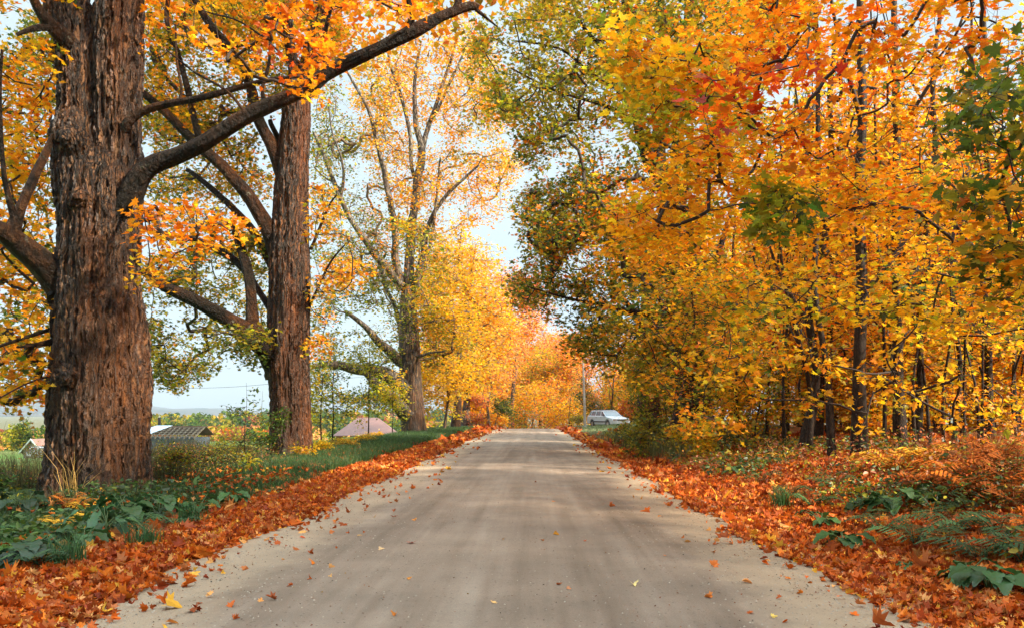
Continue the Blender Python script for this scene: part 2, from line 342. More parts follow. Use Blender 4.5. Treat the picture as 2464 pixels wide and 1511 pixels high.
def sprays(mb, mt, C, cr, nl, size, cols, tmpl, up=.72, flat=.28, curl=.22, twl=4, tw=.004, mi=0, droop=.2):
    """leaf sprays round each twig end, each spray a tilted, flattened fan on its own twiglets"""
    n = len(C); a = rng.uniform(0, 2 * np.pi, (n, nl)); r = cr * np.sqrt(rng.uniform(.02, 1, (n, nl))) * rng.uniform(.7, 1.25, (n, 1))
    tilt = rng.normal(0, .32, (n, 2)); x = r * np.cos(a); y = r * np.sin(a)
    z = x * tilt[:, :1] + y * tilt[:, 1:] - droop * r * r / cr + rng.normal(0, cr * flat, (n, nl))
    P = (C[:, None, :] + np.stack([x, y, z], 2)).reshape(-1, 3)
    hd = np.stack([np.cos(a), np.sin(a)], 2).reshape(-1, 2)
    sz = size * np.exp(rng.normal(0, .22, n * nl)); leaves(mb, P, sz, cols(P), tmpl, up, curl, hd, .35)
    if twl and mt is not None:
        b = rng.uniform(0, 2 * np.pi, (n, twl)); q = cr * rng.uniform(.55, 1.05, (n, twl))
        ex = q * np.cos(b); ey = q * np.sin(b); ez = ex * tilt[:, :1] + ey * tilt[:, 1:] - droop * q * q / cr
        E = C[:, None, :] + np.stack([ex, ey, ez], 2); A = np.repeat(C[:, None, :], twl, 1); Mid = (A + E) / 2 + np.array([0, 0, 1]) * (q * .08)[..., None]
        T = np.stack([A, Mid, E], 2).reshape(-1, 3, 3); mt.tubes(T, np.ones((len(T), 3)) * np.array([tw, tw * .8, tw * .4]), 3, mi=mi)

# ---------------------------------------------------------------- ground, road, hills
def axis(segs):
    o = []
    for a, b, s in segs: o.append(np.arange(a, b, s))
    return np.unique(np.round(np.concatenate(o + [[segs[-1][1]]]), 3))
gx = axis([(-9000, -1500, 700), (-1500, -300, 120), (-300, -60, 12), (-60, -12, 1.5), (-12, 14, .3), (14, 60, 1.5), (60, 300, 12), (300, 1500, 120), (1500, 9000, 700)])
gy = axis([(-60, 0, 4), (0, 45, .35), (45, 110, 1.0), (110, 300, 5), (300, 1500, 50), (1500, 9000, 500)])
X, Y = np.meshgrid(gx, gy); Z = gz(X, Y); P = np.stack([X, Y, Z], -1).reshape(-1, 3)
nx, ny = len(gx), len(gy); i = np.arange(ny - 1)[:, None] * nx + np.arange(nx - 1)[None]
Q = np.stack([i, i + 1, i + nx + 1, i + nx], -1).reshape(-1, 4)
def M_ground():
    m, n, out = mat("ground_soil_and_grass"); Lk = n.links.new
    at = N_(n, "Attribute", attribute_name="soil"); tc = N_(n, "TexCoord")
    a = N_(n, "TexNoise", Scale=.35, Detail=8, Roughness=.7); Lk(tc.outputs['Object'], a.inputs['Vector'])
    b = N_(n, "TexNoise", Scale=9.0, Detail=7, Roughness=.75); Lk(tc.outputs['Object'], b.inputs['Vector'])
    m1 = N_(n, "Math", operation='MULTIPLY'); Lk(a.outputs['Fac'], m1.inputs[0]); Lk(b.outputs['Fac'], m1.inputs[1])
    mr = N_(n, "MapRange"); mr.inputs['From Min'].default_value = .12; mr.inputs['From Max'].default_value = .38; mr.inputs['To Min'].default_value = .5; mr.inputs['To Max'].default_value = 1.5; Lk(m1.outputs[0], mr.inputs['Value'])
    v = N_(n, "Mix", data_type='RGBA', blend_type='MULTIPLY'); v.inputs[0].default_value = 1; Lk(at.outputs['Color'], v.inputs[6]); Lk(mr.outputs[0], v.inputs[7])
    p = N_(n, "BsdfPrincipled", Roughness=.95); p.inputs['Specular IOR Level'].default_value = .1; Lk(v.outputs[2], p.inputs['Base Color'])
    bp = N_(n, "Bump", Strength=.9, Distance=.05); Lk(b.outputs['Fac'], bp.inputs['Height']); Lk(bp.outputs[0], p.inputs['Normal']); Lk(p.outputs[0], out.inputs['Surface']); return m
gb = MB().quads(P, Q); go = gb.build("ground", M_ground()); tag(go, "grassy ground falling away from the road to a valley", "ground", kind="structure")
x, y = P[:, 0], P[:, 1]; p0 = np.stack([x, y, 0 * x], 1)
def lerp(a, b, t): return a + (b - a) * t[:, None]
grass_c = np.array([.075, .15, .035]); field = lerp(np.tile(np.array([.09, .17, .035]), (len(x), 1)), np.array([.17, .15, .06]), np.clip(vnoise(p0, .05, 8) * .6 + .25, 0, .8))
litc = np.array([.24, .075, .02]); forest = np.array([.17, .065, .02]); dirt = np.array([.26, .2, .14])
c = field.copy()
c = lerp(c, np.array([.05, .08, .025]), sstep(-12, -9, x) * sstep(90, 70, y))
c = lerp(c, grass_c, sstep(-7, -6, x) * (x < 0))
c = lerp(c, forest, sstep(2.5, 3, x)); c = lerp(c, np.array([.11, .17, .05]), sstep(3.4, 4.2, x) * sstep(52, 60, y + 0 * x) * sstep(16, 12, x))
c = lerp(c, litc, sstep(-5.5, -4.7, x + .5 * vnoise(p0, .6, 2)) * (x < 0)); c = lerp(c, litc, sstep(2.2, 2.5, x) * sstep(7, 4.5, x + 1.2 * vnoise(p0, .5, 2)) * sstep(75, 50, y))
c = lerp(c, dirt, sstep(-3.3, -3.0, x) * sstep(2.8, 2.5, x))
far = sstep(250, 500, np.hypot(x, y)); c = lerp(c, np.array([.12, .11, .05]), far)
at = go.data.attributes.new("soil", 'FLOAT_COLOR', 'POINT'); at.data.foreach_set("color", np.concatenate([c, np.ones((len(c), 1))], 1).astype(np.float32).ravel())

def M_road():
    m, n, out = mat("packed_gravel"); Lk = n.links.new
    tc = N_(n, "TexCoord"); sp = N_(n, "SeparateXYZ"); Lk(tc.outputs['Object'], sp.inputs[0])
    mp = N_(n, "Mapping"); mp.inputs['Scale'].default_value = (1.7, .05, 1); Lk(tc.outputs['Object'], mp.inputs['Vector'])
    st = N_(n, "TexNoise", Scale=1.0, Detail=5, Roughness=.6); Lk(mp.outputs[0], st.inputs['Vector'])
    mp2 = N_(n, "Mapping"); mp2.inputs['Scale'].default_value = (5, .3, 1); Lk(tc.outputs['Object'], mp2.inputs['Vector'])
    st2 = N_(n, "TexNoise", Scale=1.0, Detail=3); Lk(mp2.outputs[0], st2.inputs['Vector'])
    bl = N_(n, "TexNoise", Scale=.7, Detail=6, Roughness=.65); Lk(tc.outputs['Object'], bl.inputs['Vector'])
    gr = N_(n, "TexNoise", Scale=85.0, Detail=6, Roughness=.85); Lk(tc.outputs['Object'], gr.inputs['Vector'])
    # edge = loose pale gravel, middle = darker packed dirt
    ab = N_(n, "Math", operation='ADD'); ab.inputs[1].default_value = .28; Lk(sp.outputs[0], ab.inputs[0])
    a2 = N_(n, "Math", operation='ABSOLUTE'); Lk(ab.outputs[0], a2.inputs[0])
    a3 = N_(n, "Math", operation='MULTIPLY_ADD'); a3.inputs[1].default_value = .9; Lk(bl.outputs['Fac'], a3.inputs[0]); Lk(a2.outputs[0], a3.inputs[2])
    ed = N_(n, "MapRange", interpolation_type='SMOOTHSTEP'); ed.inputs['From Min'].default_value = 2.15; ed.inputs['From Max'].default_value = 2.85; Lk(a3.outputs[0], ed.inputs['Value'])
    s = N_(n, "Math", operation='MULTIPLY_ADD'); s.inputs[1].default_value = .5; Lk(st2.outputs['Fac'], s.inputs[0]); Lk(st.outputs['Fac'], s.inputs[2])
    rp = ramp(n, [(.56, (.17, .122, .084)), (.75, (.225, .167, .12)), (.95, (.28, .217, .162))]); Lk(s.outputs[0], rp.inputs[0])
    mx = N_(n, "Mix", data_type='RGBA'); Lk(ed.outputs[0], mx.inputs[0]); Lk(rp.outputs[0], mx.inputs[6]); mx.inputs[7].default_value = (.34, .255, .17, 1)
    gm = N_(n, "MapRange"); gm.inputs['From Min'].default_value = .3; gm.inputs['From Max'].default_value = .7; gm.inputs['To Min'].default_value = .72; gm.inputs['To Max'].default_value = 1.28; Lk(gr.outputs['Fac'], gm.inputs['Value'])
    m2 = N_(n, "Mix", data_type='RGBA', blend_type='MULTIPLY'); m2.inputs[0].default_value = 1; Lk(mx.outputs[2], m2.inputs[6]); Lk(gm.outputs[0], m2.inputs[7])
    bm = N_(n, "MapRange"); bm.inputs['From Min'].default_value = .35; bm.inputs['From Max'].default_value = .65; bm.inputs['To Min'].default_value = .82; bm.inputs['To Max'].default_value = 1.16; Lk(bl.outputs['Fac'], bm.inputs['Value'])
    m3 = N_(n, "Mix", data_type='RGBA', blend_type='MULTIPLY'); m3.inputs[0].default_value = 1; Lk(m2.outputs[2], m3.inputs[6]); Lk(bm.outputs[0], m3.inputs[7])
    # dark specks of grit
    vo = N_(n, "TexVoronoi", Scale=14.0, Randomness=1.0); Lk(tc.outputs['Object'], vo.inputs['Vector'])
    sk = N_(n, "MapRange"); sk.inputs['From Min'].default_value = .10; sk.inputs['From Max'].default_value = .16; sk.inputs['To Min'].default_value = .55; sk.inputs['To Max'].default_value = 1; Lk(vo.outputs['Distance'], sk.inputs['Value'])
    m4 = N_(n, "Mix", data_type='RGBA', blend_type='MULTIPLY'); m4.inputs[0].default_value = 1; Lk(m3.outputs[2], m4.inputs[6]); Lk(sk.outputs[0], m4.inputs[7])
    p = N_(n, "BsdfPrincipled", Roughness=.8); p.inputs['Specular IOR Level'].default_value = .35; Lk(m4.outputs[2], p.inputs['Base Color'])
    bp = N_(n, "Bump", Strength=.8, Distance=.012); Lk(gr.outputs['Fac'], bp.inputs['Height']); Lk(bp.outputs[0], p.inputs['Normal']); Lk(p.outputs[0], out.inputs['Surface']); return m
def road_z(x, y):
    x = np.asarray(x, float); y = np.asarray(y, float)
    return gz(0 * x, y) + .03 + .07 * (1 - np.clip(np.abs(x + .28) / 3.1, 0, 1.05) ** 2) - .012 * np.exp(-((np.abs(x + .28) - .95) / .3) ** 2) + .006 * vnoise(np.stack([x, y, 0 * x], -1), .9, 5)
rx = np.arange(-3.5, 3.01, .1); ry = np.concatenate([np.arange(-12, 40, .3), np.arange(40, 110, .8), np.arange(110, 261, 6)])
X, Y = np.meshgrid(rx, ry); Z = road_z(X, Y); Z[:, 0] -= .2; Z[:, -1] -= .2
nx, ny = len(rx), len(ry); i = np.arange(ny - 1)[:, None] * nx + np.arange(nx - 1)[None]
rd = MB().quads(np.stack([X, Y, Z], -1).reshape(-1, 3), np.stack([i, i + 1, i + nx + 1, i + nx], -1).reshape(-1, 4)).build("road", M_road())
tag(rd, "straight unpaved gravel road running to a crest", "road", kind="structure")

hm = MB()
def hill(pts, d, depth, seed):
    xs = np.linspace(pts[0][0], pts[-1][0], 160); hy = np.interp(xs, [p[0] for p in pts], [p[1] for p in pts])
    rows = []
    for t in np.linspace(0, 1, 14):
        dd = d + depth * t; px = xs; Xw = (px - CX) / F * d * (1 + .12 * t); zt = EYE - (hy - HY) / F * (d + depth)
        zz = -12 + (zt + 12) * math.sin(t * math.pi / 2) ** .8; zz = zz + (.25 * t * (1 - t) * 4 + .04) * (zt + 12) * vnoise(np.stack([Xw, 0 * Xw + dd, 0 * Xw], 1), 1 / 260., seed) + 1.5 * t * vnoise(np.stack([Xw, 0 * Xw + dd, 0 * Xw], 1), 1 / 35., seed)
        rows.append(np.stack([Xw, 0 * Xw + dd, zz], 1))
    for t in (.4, 1): rows.append(rows[13] * [1, 1, 0] + np.array([0, depth * t, 0]) + (rows[13] * [0, 0, 1]) * (1 - t) + np.array([0, 0, -12 * t]))
    V = np.array(rows); n, m = V.shape[:2]; i = np.arange(n - 1)[:, None] * m + np.arange(m - 1)[None]
    hm.quads(V.reshape(-1, 3), np.stack([i, i + 1, i + m + 1, i + m], -1).reshape(-1, 4))
hill([(-900, 948), (-300, 935), (0, 962), (90, 976), (180, 984), (330, 981), (380, 985), (430, 994), (520, 998), (620, 1000), (900, 996), (1300, 990), (1800, 985)], 3600, 1500, 3)
hill([(-900, 985), (0, 1003), (130, 1012), (330, 1006), (700, 1008), (1500, 1000)], 2300, 500, 9)
def M_hill():
    m, n, out = mat("wooded_hill"); tc = N_(n, "TexCoord"); ns = N_(n, "TexNoise", Scale=.012, Detail=9, Roughness=.7); n.links.new(tc.outputs['Object'], ns.inputs['Vector'])
    r = ramp(n, [(.35, (.02, .035, .03)), (.5, (.045, .045, .035)), (.62, (.09, .055, .035)), (.75, (.06, .08, .04))]); n.links.new(ns.outputs['Fac'], r.inputs[0])
    d = N_(n, "BsdfDiffuse"); n.links.new(r.outputs[0], d.inputs[0]); n.links.new(d.outputs[0], out.inputs['Surface']); return m
tag(hm.build("hills", M_hill()), "hazy wooded hills beyond the valley", "hills", kind="structure")

# ---------------------------------------------------------------- the old maples, traced limb by limb
def lump(seed, amp=.09, f=1.1, flare=None, lobes=5, base=0, ridge=0):
    def f_(P, a):
        T, K = P.shape[:2]; aa = np.broadcast_to(a, (T, K, len(a))); q = np.stack([np.cos(aa) * .9, np.sin(aa) * .9, np.broadcast_to(P[..., 2:3] * .55, aa.shape)], -1)
        r = 1 + amp * fnoise(q * f * 1.5 + seed * 7.3, 1.0, seed, 3)
        # long vertical flutes
        q2 = q * [2.6, 2.6, .35]; r = r + amp * .55 * fnoise(q2 + seed, 1.2, seed + 5, 2)
        if ridge:
            q3 = q * [ridge, ridge, .38]; q3 = q3 + .5 * fnoise(q * [2, 2, 1.2], 1.0, seed + 9, 2)[..., None]; r = r - .05 + .085 * (1 - np.abs(fnoise(q3, 1.0, seed + 11, 2)) * 2.6).clip(-1, 1)
        if flare:
            h = np.clip((P[..., 2:3] - base) / flare, 0, 1); r = r + (1 - h) ** 2.2 * (.2 + .2 * np.cos(aa * lobes + seed) + .12 * np.cos(aa * 3 + 1))
        return r
    return f_
def line(pts, d=None):                               # (column, row, distance, width in the 2464 frame)
    P = np.array([W(p[0], p[1], p[2]) for p in pts]); r = np.array([p[3] / 2 / F * p[2] for p in pts]); return P, r
def hero(name, base, label, group, trunks, limbs, patches, bark, limbbark, shade=None, twigmat=None, tks=96, tstep=.045, cat="tree", tw0=.007, maxr=.08, flare=1.6, amp=.09, seed=1, limbstep=.1, limbk=20, ridge=0, slim=1.0):
    root = empty(name, tuple(base)); tag(root, label, cat, group); skel = []
    tm = MB()
    for i, t in enumerate(trunks):
        P, r = line(t); r = r * slim; P, r = smoothline(P, r, tstep); tm.tubes(P, r, tks, mod=lump(seed + i, amp, 1.1, flare if i == 0 else None, base=base[2], ridge=ridge if t[0][3] > 80 else ridge * .6), cap=True); skel.append(P[::5] if i else P[len(P) // 3::5])
    tm.build("trunk", bark, root, base)
    for i, l in enumerate(limbs):
        P, r = line(l); P, r = smoothline(P, r * slim ** 1.6, limbstep); P[2:-1] += .5 * r[2:-1, None] * np.stack([vnoise(P[2:-1] + s * 9, .9, seed + s) for s in (1, 2, 3)], 1)
        lm = MB().tubes(P, r, limbk if r[0] > .06 else 8, mod=lump(seed + 20 + i, .2, 2.6), cap=True); lm.build("limb", limbbark, root, base); skel.append(P[::2])
    skel = [s for s in skel]; lf = MB(); tw = MB(); C = np.concatenate([p['P'] for p in patches])
    paths, rad = grow(skel, C, tw0, maxr=maxr); tw.tubes(paths, rad, 4)
    for p in patches:
        names, wts = p['pal']; fr = p.get('f', .5); sd = p.get('seed', seed)
        sprays(lf, tw if p.get('tw', 3) else None, p['P'], p['cr'], p['nl'], p['size'], lambda q: pick(q, names, wts, fr, sd), p.get('t', LOD1), p.get('up', .72), twl=p.get('tw', 3), tw=p.get('twr', .004), droop=p.get('droop', .2))
    if shade is not None:
        leaves(lf, shade['P'], shade['size'], pick(shade['P'], *shade['pal'], .4, seed), LOD2, .5)
    tw.build("branches", twigmat or M_twig, root, base); lf.build("crown", p.get('m', M_leaf), root, base, smooth=False, tint=True)
    return root

# first old maple, nearest, left
D1 = 15.6; b1 = W(243, 1192, D1); b1[2] = g1(b1[0], b1[1]) - .1
hero("old_maple_tree", b1, "massive furrowed old maple nearest on the left, one long limb reaching over the road", "old maples along the left verge",
  [[(243, 1225, D1, 240), (243, 1190, D1, 222), (242, 1140, D1, 222), (243, 1000, D1, 234), (244, 900, D1, 232), (241, 780, D1, 222), (238, 680, D1, 200), (240, 590, D1, 192), (242, 500, D1, 190), (240, 430, D1, 168), (238, 380, D1 + .1, 120)],
   [(212, 560, D1 - .1, 120), (197, 470, D1 - .1, 122), (187, 380, D1 - .1, 112), (183, 330, D1 - .1, 112), (192, 270, D1, 96), (192, 180, D1, 98), (180, 90, D1, 104), (165, 20, D1, 104), (150, -80, D1, 95), (120, -260, D1, 80)],
   [(268, 560, D1 + .1, 130), (282, 470, D1 + .1, 118), (284, 380, D1 + .1, 112), (282, 280, D1 + .1, 110), (284, 160, D1 + .1, 116), (288, 40, D1 + .1, 112), (300, -100, D1 + .1, 100), (330, -280, D1, 80)],
   [(150, 895, D1 - .75, 50), (168, 905, D1 - .75, 62), (188, 925, D1 - .62, 40)],
   [(180, 500, D1 - .55, 34), (200, 478, D1 - .62, 48), (222, 492, D1 - .5, 34)],
   [(150, 345, D1 - .3, 40), (172, 335, D1 - .45, 66), (190, 375, D1 - .3, 50)]],
  [[(262, 545, D1 - .1, 84), (305, 490, D1 - .2, 68), (345, 415, D1 - .3, 52), (430, 372, D1 - .4, 43), (520, 325, D1 - .6, 40), (620, 272, D1 - .8, 42), (740, 215, D1 - 1, 32), (790, 172, D1 - 1, 40), (900, 122, D1 - 1.2, 30), (1000, 70, D1 - 1.3, 36), (1060, 40, D1 - 1.3, 26), (1125, 16, D1 - 1.3, 24), (1152, 20, D1 - 1.3, 18)],
   [(1146, 24, D1 - 1.3, 12), (1170, 44, D1 - 1.3, 7), (1198, 66, D1 - 1.3, 4)],
   [(985, 72, D1 - 1.3, 22), (988, 30, D1 - 1.4, 15), (978, -20, D1 - 1.5, 12), (960, -120, D1 - 1.6, 9)],
   [(1098, 26, D1 - 1.3, 20), (1100, 0, D1 - 1.3, 22), (1112, -60, D1 - 1.3, 14)],
   [(985, 38, D1 - 1.4, 9), (940, 18, D1 - 1.4, 7), (905, 0, D1 - 1.4, 5)],
   [(640, 268, D1 - .8, 16), (632, 215, D1 - .8, 10), (648, 150, D1 - .9, 9), (650, 60, D1 - 1, 8), (640, 0, D1 - 1.1, 7), (640, -90, D1 - 1.1, 5)],
   [(790, 172, D1 - 1, 18), (772, 130, D1 - 1, 15), (785, 60, D1 - 1, 12), (800, 0, D1 - 1, 11), (830, -80, D1 - 1, 8)],
   [(600, 285, D1 - .8, 9), (545, 220, D1 - .9, 7), (470, 175, D1 - 1, 6), (400, 120, D1 - 1.2, 4)],
   [(700, 240, D1 - .9, 7), (690, 150, D1 - 1.1, 6), (590, 60, D1 - 1.2, 5), (500, 30, D1 - 1.3, 4)],
   [(300, 310, D1 - .2, 26), (340, 275, D1 - .3, 22), (400, 254, D1 - .4, 19), (480, 238, D1 - .5, 17), (580, 212, D1 - .6, 15), (660, 192, D1 - .8, 12), (735, 186, D1 - 1, 7)],
   [(430, 248, D1 - .4, 9), (436, 215, D1 - .4, 8), (425, 150, D1 - .4, 6), (422, 60, D1 - .4, 5)],
   [(170, 730, D1 - .1, 110), (118, 665, D1 - .4, 84), (60, 605, D1 - .7, 66), (10, 555, D1 - 1, 52), (-60, 530, D1 - 1.3, 44), (-170, 500, D1 - 1.8, 30)],
   [(30, 560, D1 - .9, 42), (50, 500, D1 - .9, 26), (82, 425, D1 - .8, 24), (110, 370, D1 - .7, 20), (130, 325, D1 - .5, 12)],
   [(40, 540, D1 - .9, 22), (20, 470, D1 - 1.1, 15), (8, 400, D1 - 1.3, 11), (0, 230, D1 - 1.6, 10), (5, 120, D1 - 1.9, 7)],
   [(165, 100, D1 - .3, 46), (120, 60, D1 - .7, 34), (95, 30, D1 - 1, 26), (66, -30, D1 - 1.3, 20)],
   [(118, 66, D1 - .8, 20), (80, 70, D1 - 1, 15), (40, 84, D1 - 1.2, 9)],
   [(130, 790, D1 - .3, 12), (60, 812, D1 - .7, 10), (-30, 842, D1 - 1.2, 7)],
   [(130, 822, D1 - .3, 20), (95, 828, D1 - .6, 12), (40, 836, D1 - 1, 5)],
   [(120, 905, D1 - .6, 7), (60, 925, D1 - 1.2, 5), (-20, 968, D1 - 1.6, 4)]],
  [dict(P=patch([(-60, -20), (135, -20), (140, 200), (140, 640), (118, 800), (122, 940), (70, 985), (-60, 960)], 14.6, 20, 230, gate=.0, f=.6, seed=4), cr=.36, nl=27, size=.105, t=LOD0, pal=(['O', 'YO', 'Y', 'OL', 'G', 'YO', 'Y', 'O'], [1, 2, 1.8, 1.3, .6, 2, 1.6, .4]), f=.55, tw=3),
   dict(P=patch([(340, 500), (470, 480), (560, 500), (600, 545), (560, 580), (470, 610), (430, 660), (335, 690)], 12, 14.8, 40, gate=0, f=.8, seed=5), cr=.3, nl=20, size=.095, t=LOD0, pal=(['O', 'YO', 'O', 'Y'], [1.8, 2, 1.4, .8]), f=.8),
   dict(P=patch([(600, -20), (880, -20), (820, 60), (800, 130), (740, 170), (640, 120)], 11.5, 14.5, 25, gate=.05, f=.9, seed=6), cr=.28, nl=18, size=.1, t=LOD0, pal=(['O', 'YO', 'O', 'RD'], [2, 2.4, 1.4, .5])),
   dict(P=patch([(345, -20), (640, -20), (640, 200), (470, 200), (345, 120)], 12, 16, 13, gate=.05, f=.9, seed=7), cr=.26, nl=16, size=.1, t=LOD0, pal=(['O', 'YO', 'Y'], [1, 2, 1])),
   dict(P=patch([(700, 170), (790, 170), (770, 240), (700, 215)], 13, 14.5, 5, gate=-1), cr=.22, nl=12, size=.11, t=LOD0, pal=(['O', 'YO', 'Y'], [1, 2, 1])),
   dict(P=patch([(935, -20), (1010, -20), (1015, 60), (950, 60)], 13, 14.5, 6, gate=-1), cr=.22, nl=14, size=.1, t=LOD0, pal=(['O', 'YO'], [1, 2]))],
  M_bark1, M_bark1b, shade=dict(P=blob((-7.5, 15, 15.5), (9, 8, 4.5), 9000, seed=3), size=.3, pal=(['O', 'YO', 'Y'], [1, 2, 2])), seed=1, tks=260, tstep=.03, amp=.065, ridge=7, slim=.93, limbstep=.06, limbk=28)

# second old maple
D2 = 27.6; b2 = W(700, 1098, D2); b2[2] = g1(b2[0], b2[1]) - .1
lodb = dict(t=LOD1)
hero("old_maple_tree", b2, "second old maple on the left, straight trunk with a dark limb curving left", "old maples along the left verge",
  [[(698, 1110, D2, 112), (700, 1075, D2, 98), (699, 960, D2, 97), (694, 850, D2, 102), (698, 700, D2, 98), (697, 600, D2, 94), (700, 500, D2, 82), (704, 400, D2, 78), (712, 300, D2, 70), (715, 230, D2, 62), (722, 180, D2, 50)],
   [(718, 240, D2, 50), (742, 170, D2, 46), (756, 100, D2, 44), (772, 30, D2, 34), (790, -60, D2, 28), (820, -220, D2, 18)],
   [(704, 260, D2 - .2, 30), (706, 170, D2 - .2, 24), (694, 80, D2 - .3, 22), (690, 0, D2 - .3, 20), (680, -150, D2 - .3, 14)]],
  [[(675, 900, D2, 74), (648, 845, D2 - .2, 62), (608, 795, D2 - .4, 50), (540, 758, D2 - .7, 38), (460, 722, D2 - 1, 34), (395, 690, D2 - 1.3, 26), (350, 660, D2 - 1.6, 16), (300, 640, D2 - 2, 10)],
   [(612, 790, D2 - .4, 40), (606, 730, D2 - .3, 30), (598, 660, D2 - .2, 26), (580, 600, D2, 22), (560, 540, D2, 12)],
   [(672, 770, D2 + .2, 26), (630, 710, D2 + .3, 16), (592, 655, D2 + .4, 18), (540, 610, D2 + .6, 20), (470, 578, D2 + 1, 17), (385, 560, D2 + 1.5, 11), (320, 545, D2 + 1.8, 7)],
   [(680, 630, D2 - .1, 52), (650, 565, D2 - .2, 42), (610, 490, D2 - .4, 36), (540, 408, D2 - .7, 30), (475, 345, D2 - 1, 27), (410, 285, D2 - 1.3, 23), (345, 226, D2 - 1.6, 18), (270, 170, D2 - 2, 12)],
   [(482, 350, D2 - 1, 20), (468, 290, D2 - 1, 17), (452, 210, D2 - 1.1, 16), (425, 120, D2 - 1.2, 14), (402, 50, D2 - 1.2, 13), (408, -40, D2 - 1.2, 9)],
   [(655, 640, D2 + .5, 26), (612, 560, D2 + .7, 22), (560, 500, D2 + 1, 18), (490, 440, D2 + 1.3, 14), (450, 410, D2 + 1.5, 10)],
   [(690, 470, D2, 44), (664, 395, D2 - .1, 34), (642, 330, D2 - .2, 32), (620, 270, D2 - .3, 28), (590, 190, D2 - .4, 26), (545, 110, D2 - .6, 26), (505, 60, D2 - .8, 20), (450, -30, D2 - 1, 14)],
   [(575, 165, D2 - .5, 12), (560, 120, D2 - .9, 9), (590, 108, D2 - 1.3, 6)],
   [(690, 375, D2 + .2, 16), (668, 330, D2 + .2, 14), (650, 290, D2 + .3, 12)],
   [(640, 870, D2 - .3, 8), (580, 815, D2 - .8, 6), (540, 800, D2 - 1.2, 5), (480, 785, D2 - 2, 4)],
   [(745, 735, D2, 9), (790, 640, D2 - .5, 6), (830, 590, D2 - 1, 4)], [(748, 600, D2, 9), (790, 500, D2 - .7, 6), (810, 470, D2 - 1, 4)]],
  [dict(P=patch([(345, -20), (700, -20), (700, 230), (640, 300), (660, 470), (560, 480), (345, 480)], 26, 38, 640, gate=-.04, f=.4, seed=2), cr=.5, nl=28, size=.13, pal=(['Y', 'OL', 'YO', 'OL', 'G', 'OL', 'Y', 'YG'], [1.4, 1.6, 1.1, 1.5, 1.8, 1.3, 1.1, 1.2]), f=.35),
   dict(P=patch([(740, -20), (850, -20), (830, 100), (790, 180), (750, 250)], 26, 35, 80, gate=0, f=.6, seed=2), cr=.45, nl=26, size=.13, pal=(['Y', 'YO', 'OL'], [1, 2, 1])),
   dict(P=patch([(340, 640), (460, 590), (600, 560), (640, 640), (650, 800), (600, 850), (540, 830), (500, 900), (430, 935), (370, 930), (340, 800)], 28.3, 37, 300, gate=-.12, f=.45, seed=12), cr=.45, nl=28, size=.13, pal=(['G', 'OL', 'YG', 'G', 'Y', 'OL'], [1.6, 2, 1, 1.6, .8, 1.2]), f=.35),
   dict(P=patch([(500, 780), (650, 800), (655, 960), (600, 960), (560, 900), (470, 870)], 22, 28, 42, gate=0, f=.6, seed=14), cr=.42, nl=22, size=.13, pal=(['G', 'OL', 'YG'], [2, 2, 1]), tw=4),
   dict(P=patch([(345, 480), (560, 480), (650, 620), (560, 620), (345, 560)], 27, 34, 60, gate=-.1, f=.5, seed=2), cr=.45, nl=28, size=.13, pal=(['Y', 'OL', 'G'], [1, 1, 1])),
   dict(P=patch([(745, 440), (790, 430), (850, 560), (900, 640), (860, 700), (800, 720), (780, 850), (748, 860)], 24, 31, 70, gate=-.0, f=.7, seed=8), cr=.42, nl=28, size=.12, pal=(['Y', 'YG', 'Y', 'YO', 'OL'], [2, 1, 2, 1, 1])),
   dict(P=patch([(0, 100), (130, 0), (140, 700), (60, 960), (0, 960)], 22, 34, 150, gate=-.05, f=.4, seed=9), cr=.5, nl=28, size=.14, pal=(['OL', 'G', 'Y'], [1, 1, 1]))],
  M_bark2, M_bark1b, shade=dict(P=blob((-8, 27, 18), (9, 9, 4.5), 9000, seed=5), size=.3, pal=(['OL', 'YO', 'Y'], [1, 2, 2])), seed=4, tks=160, tstep=.05, amp=.05, ridge=5, slim=.95, limbk=14)

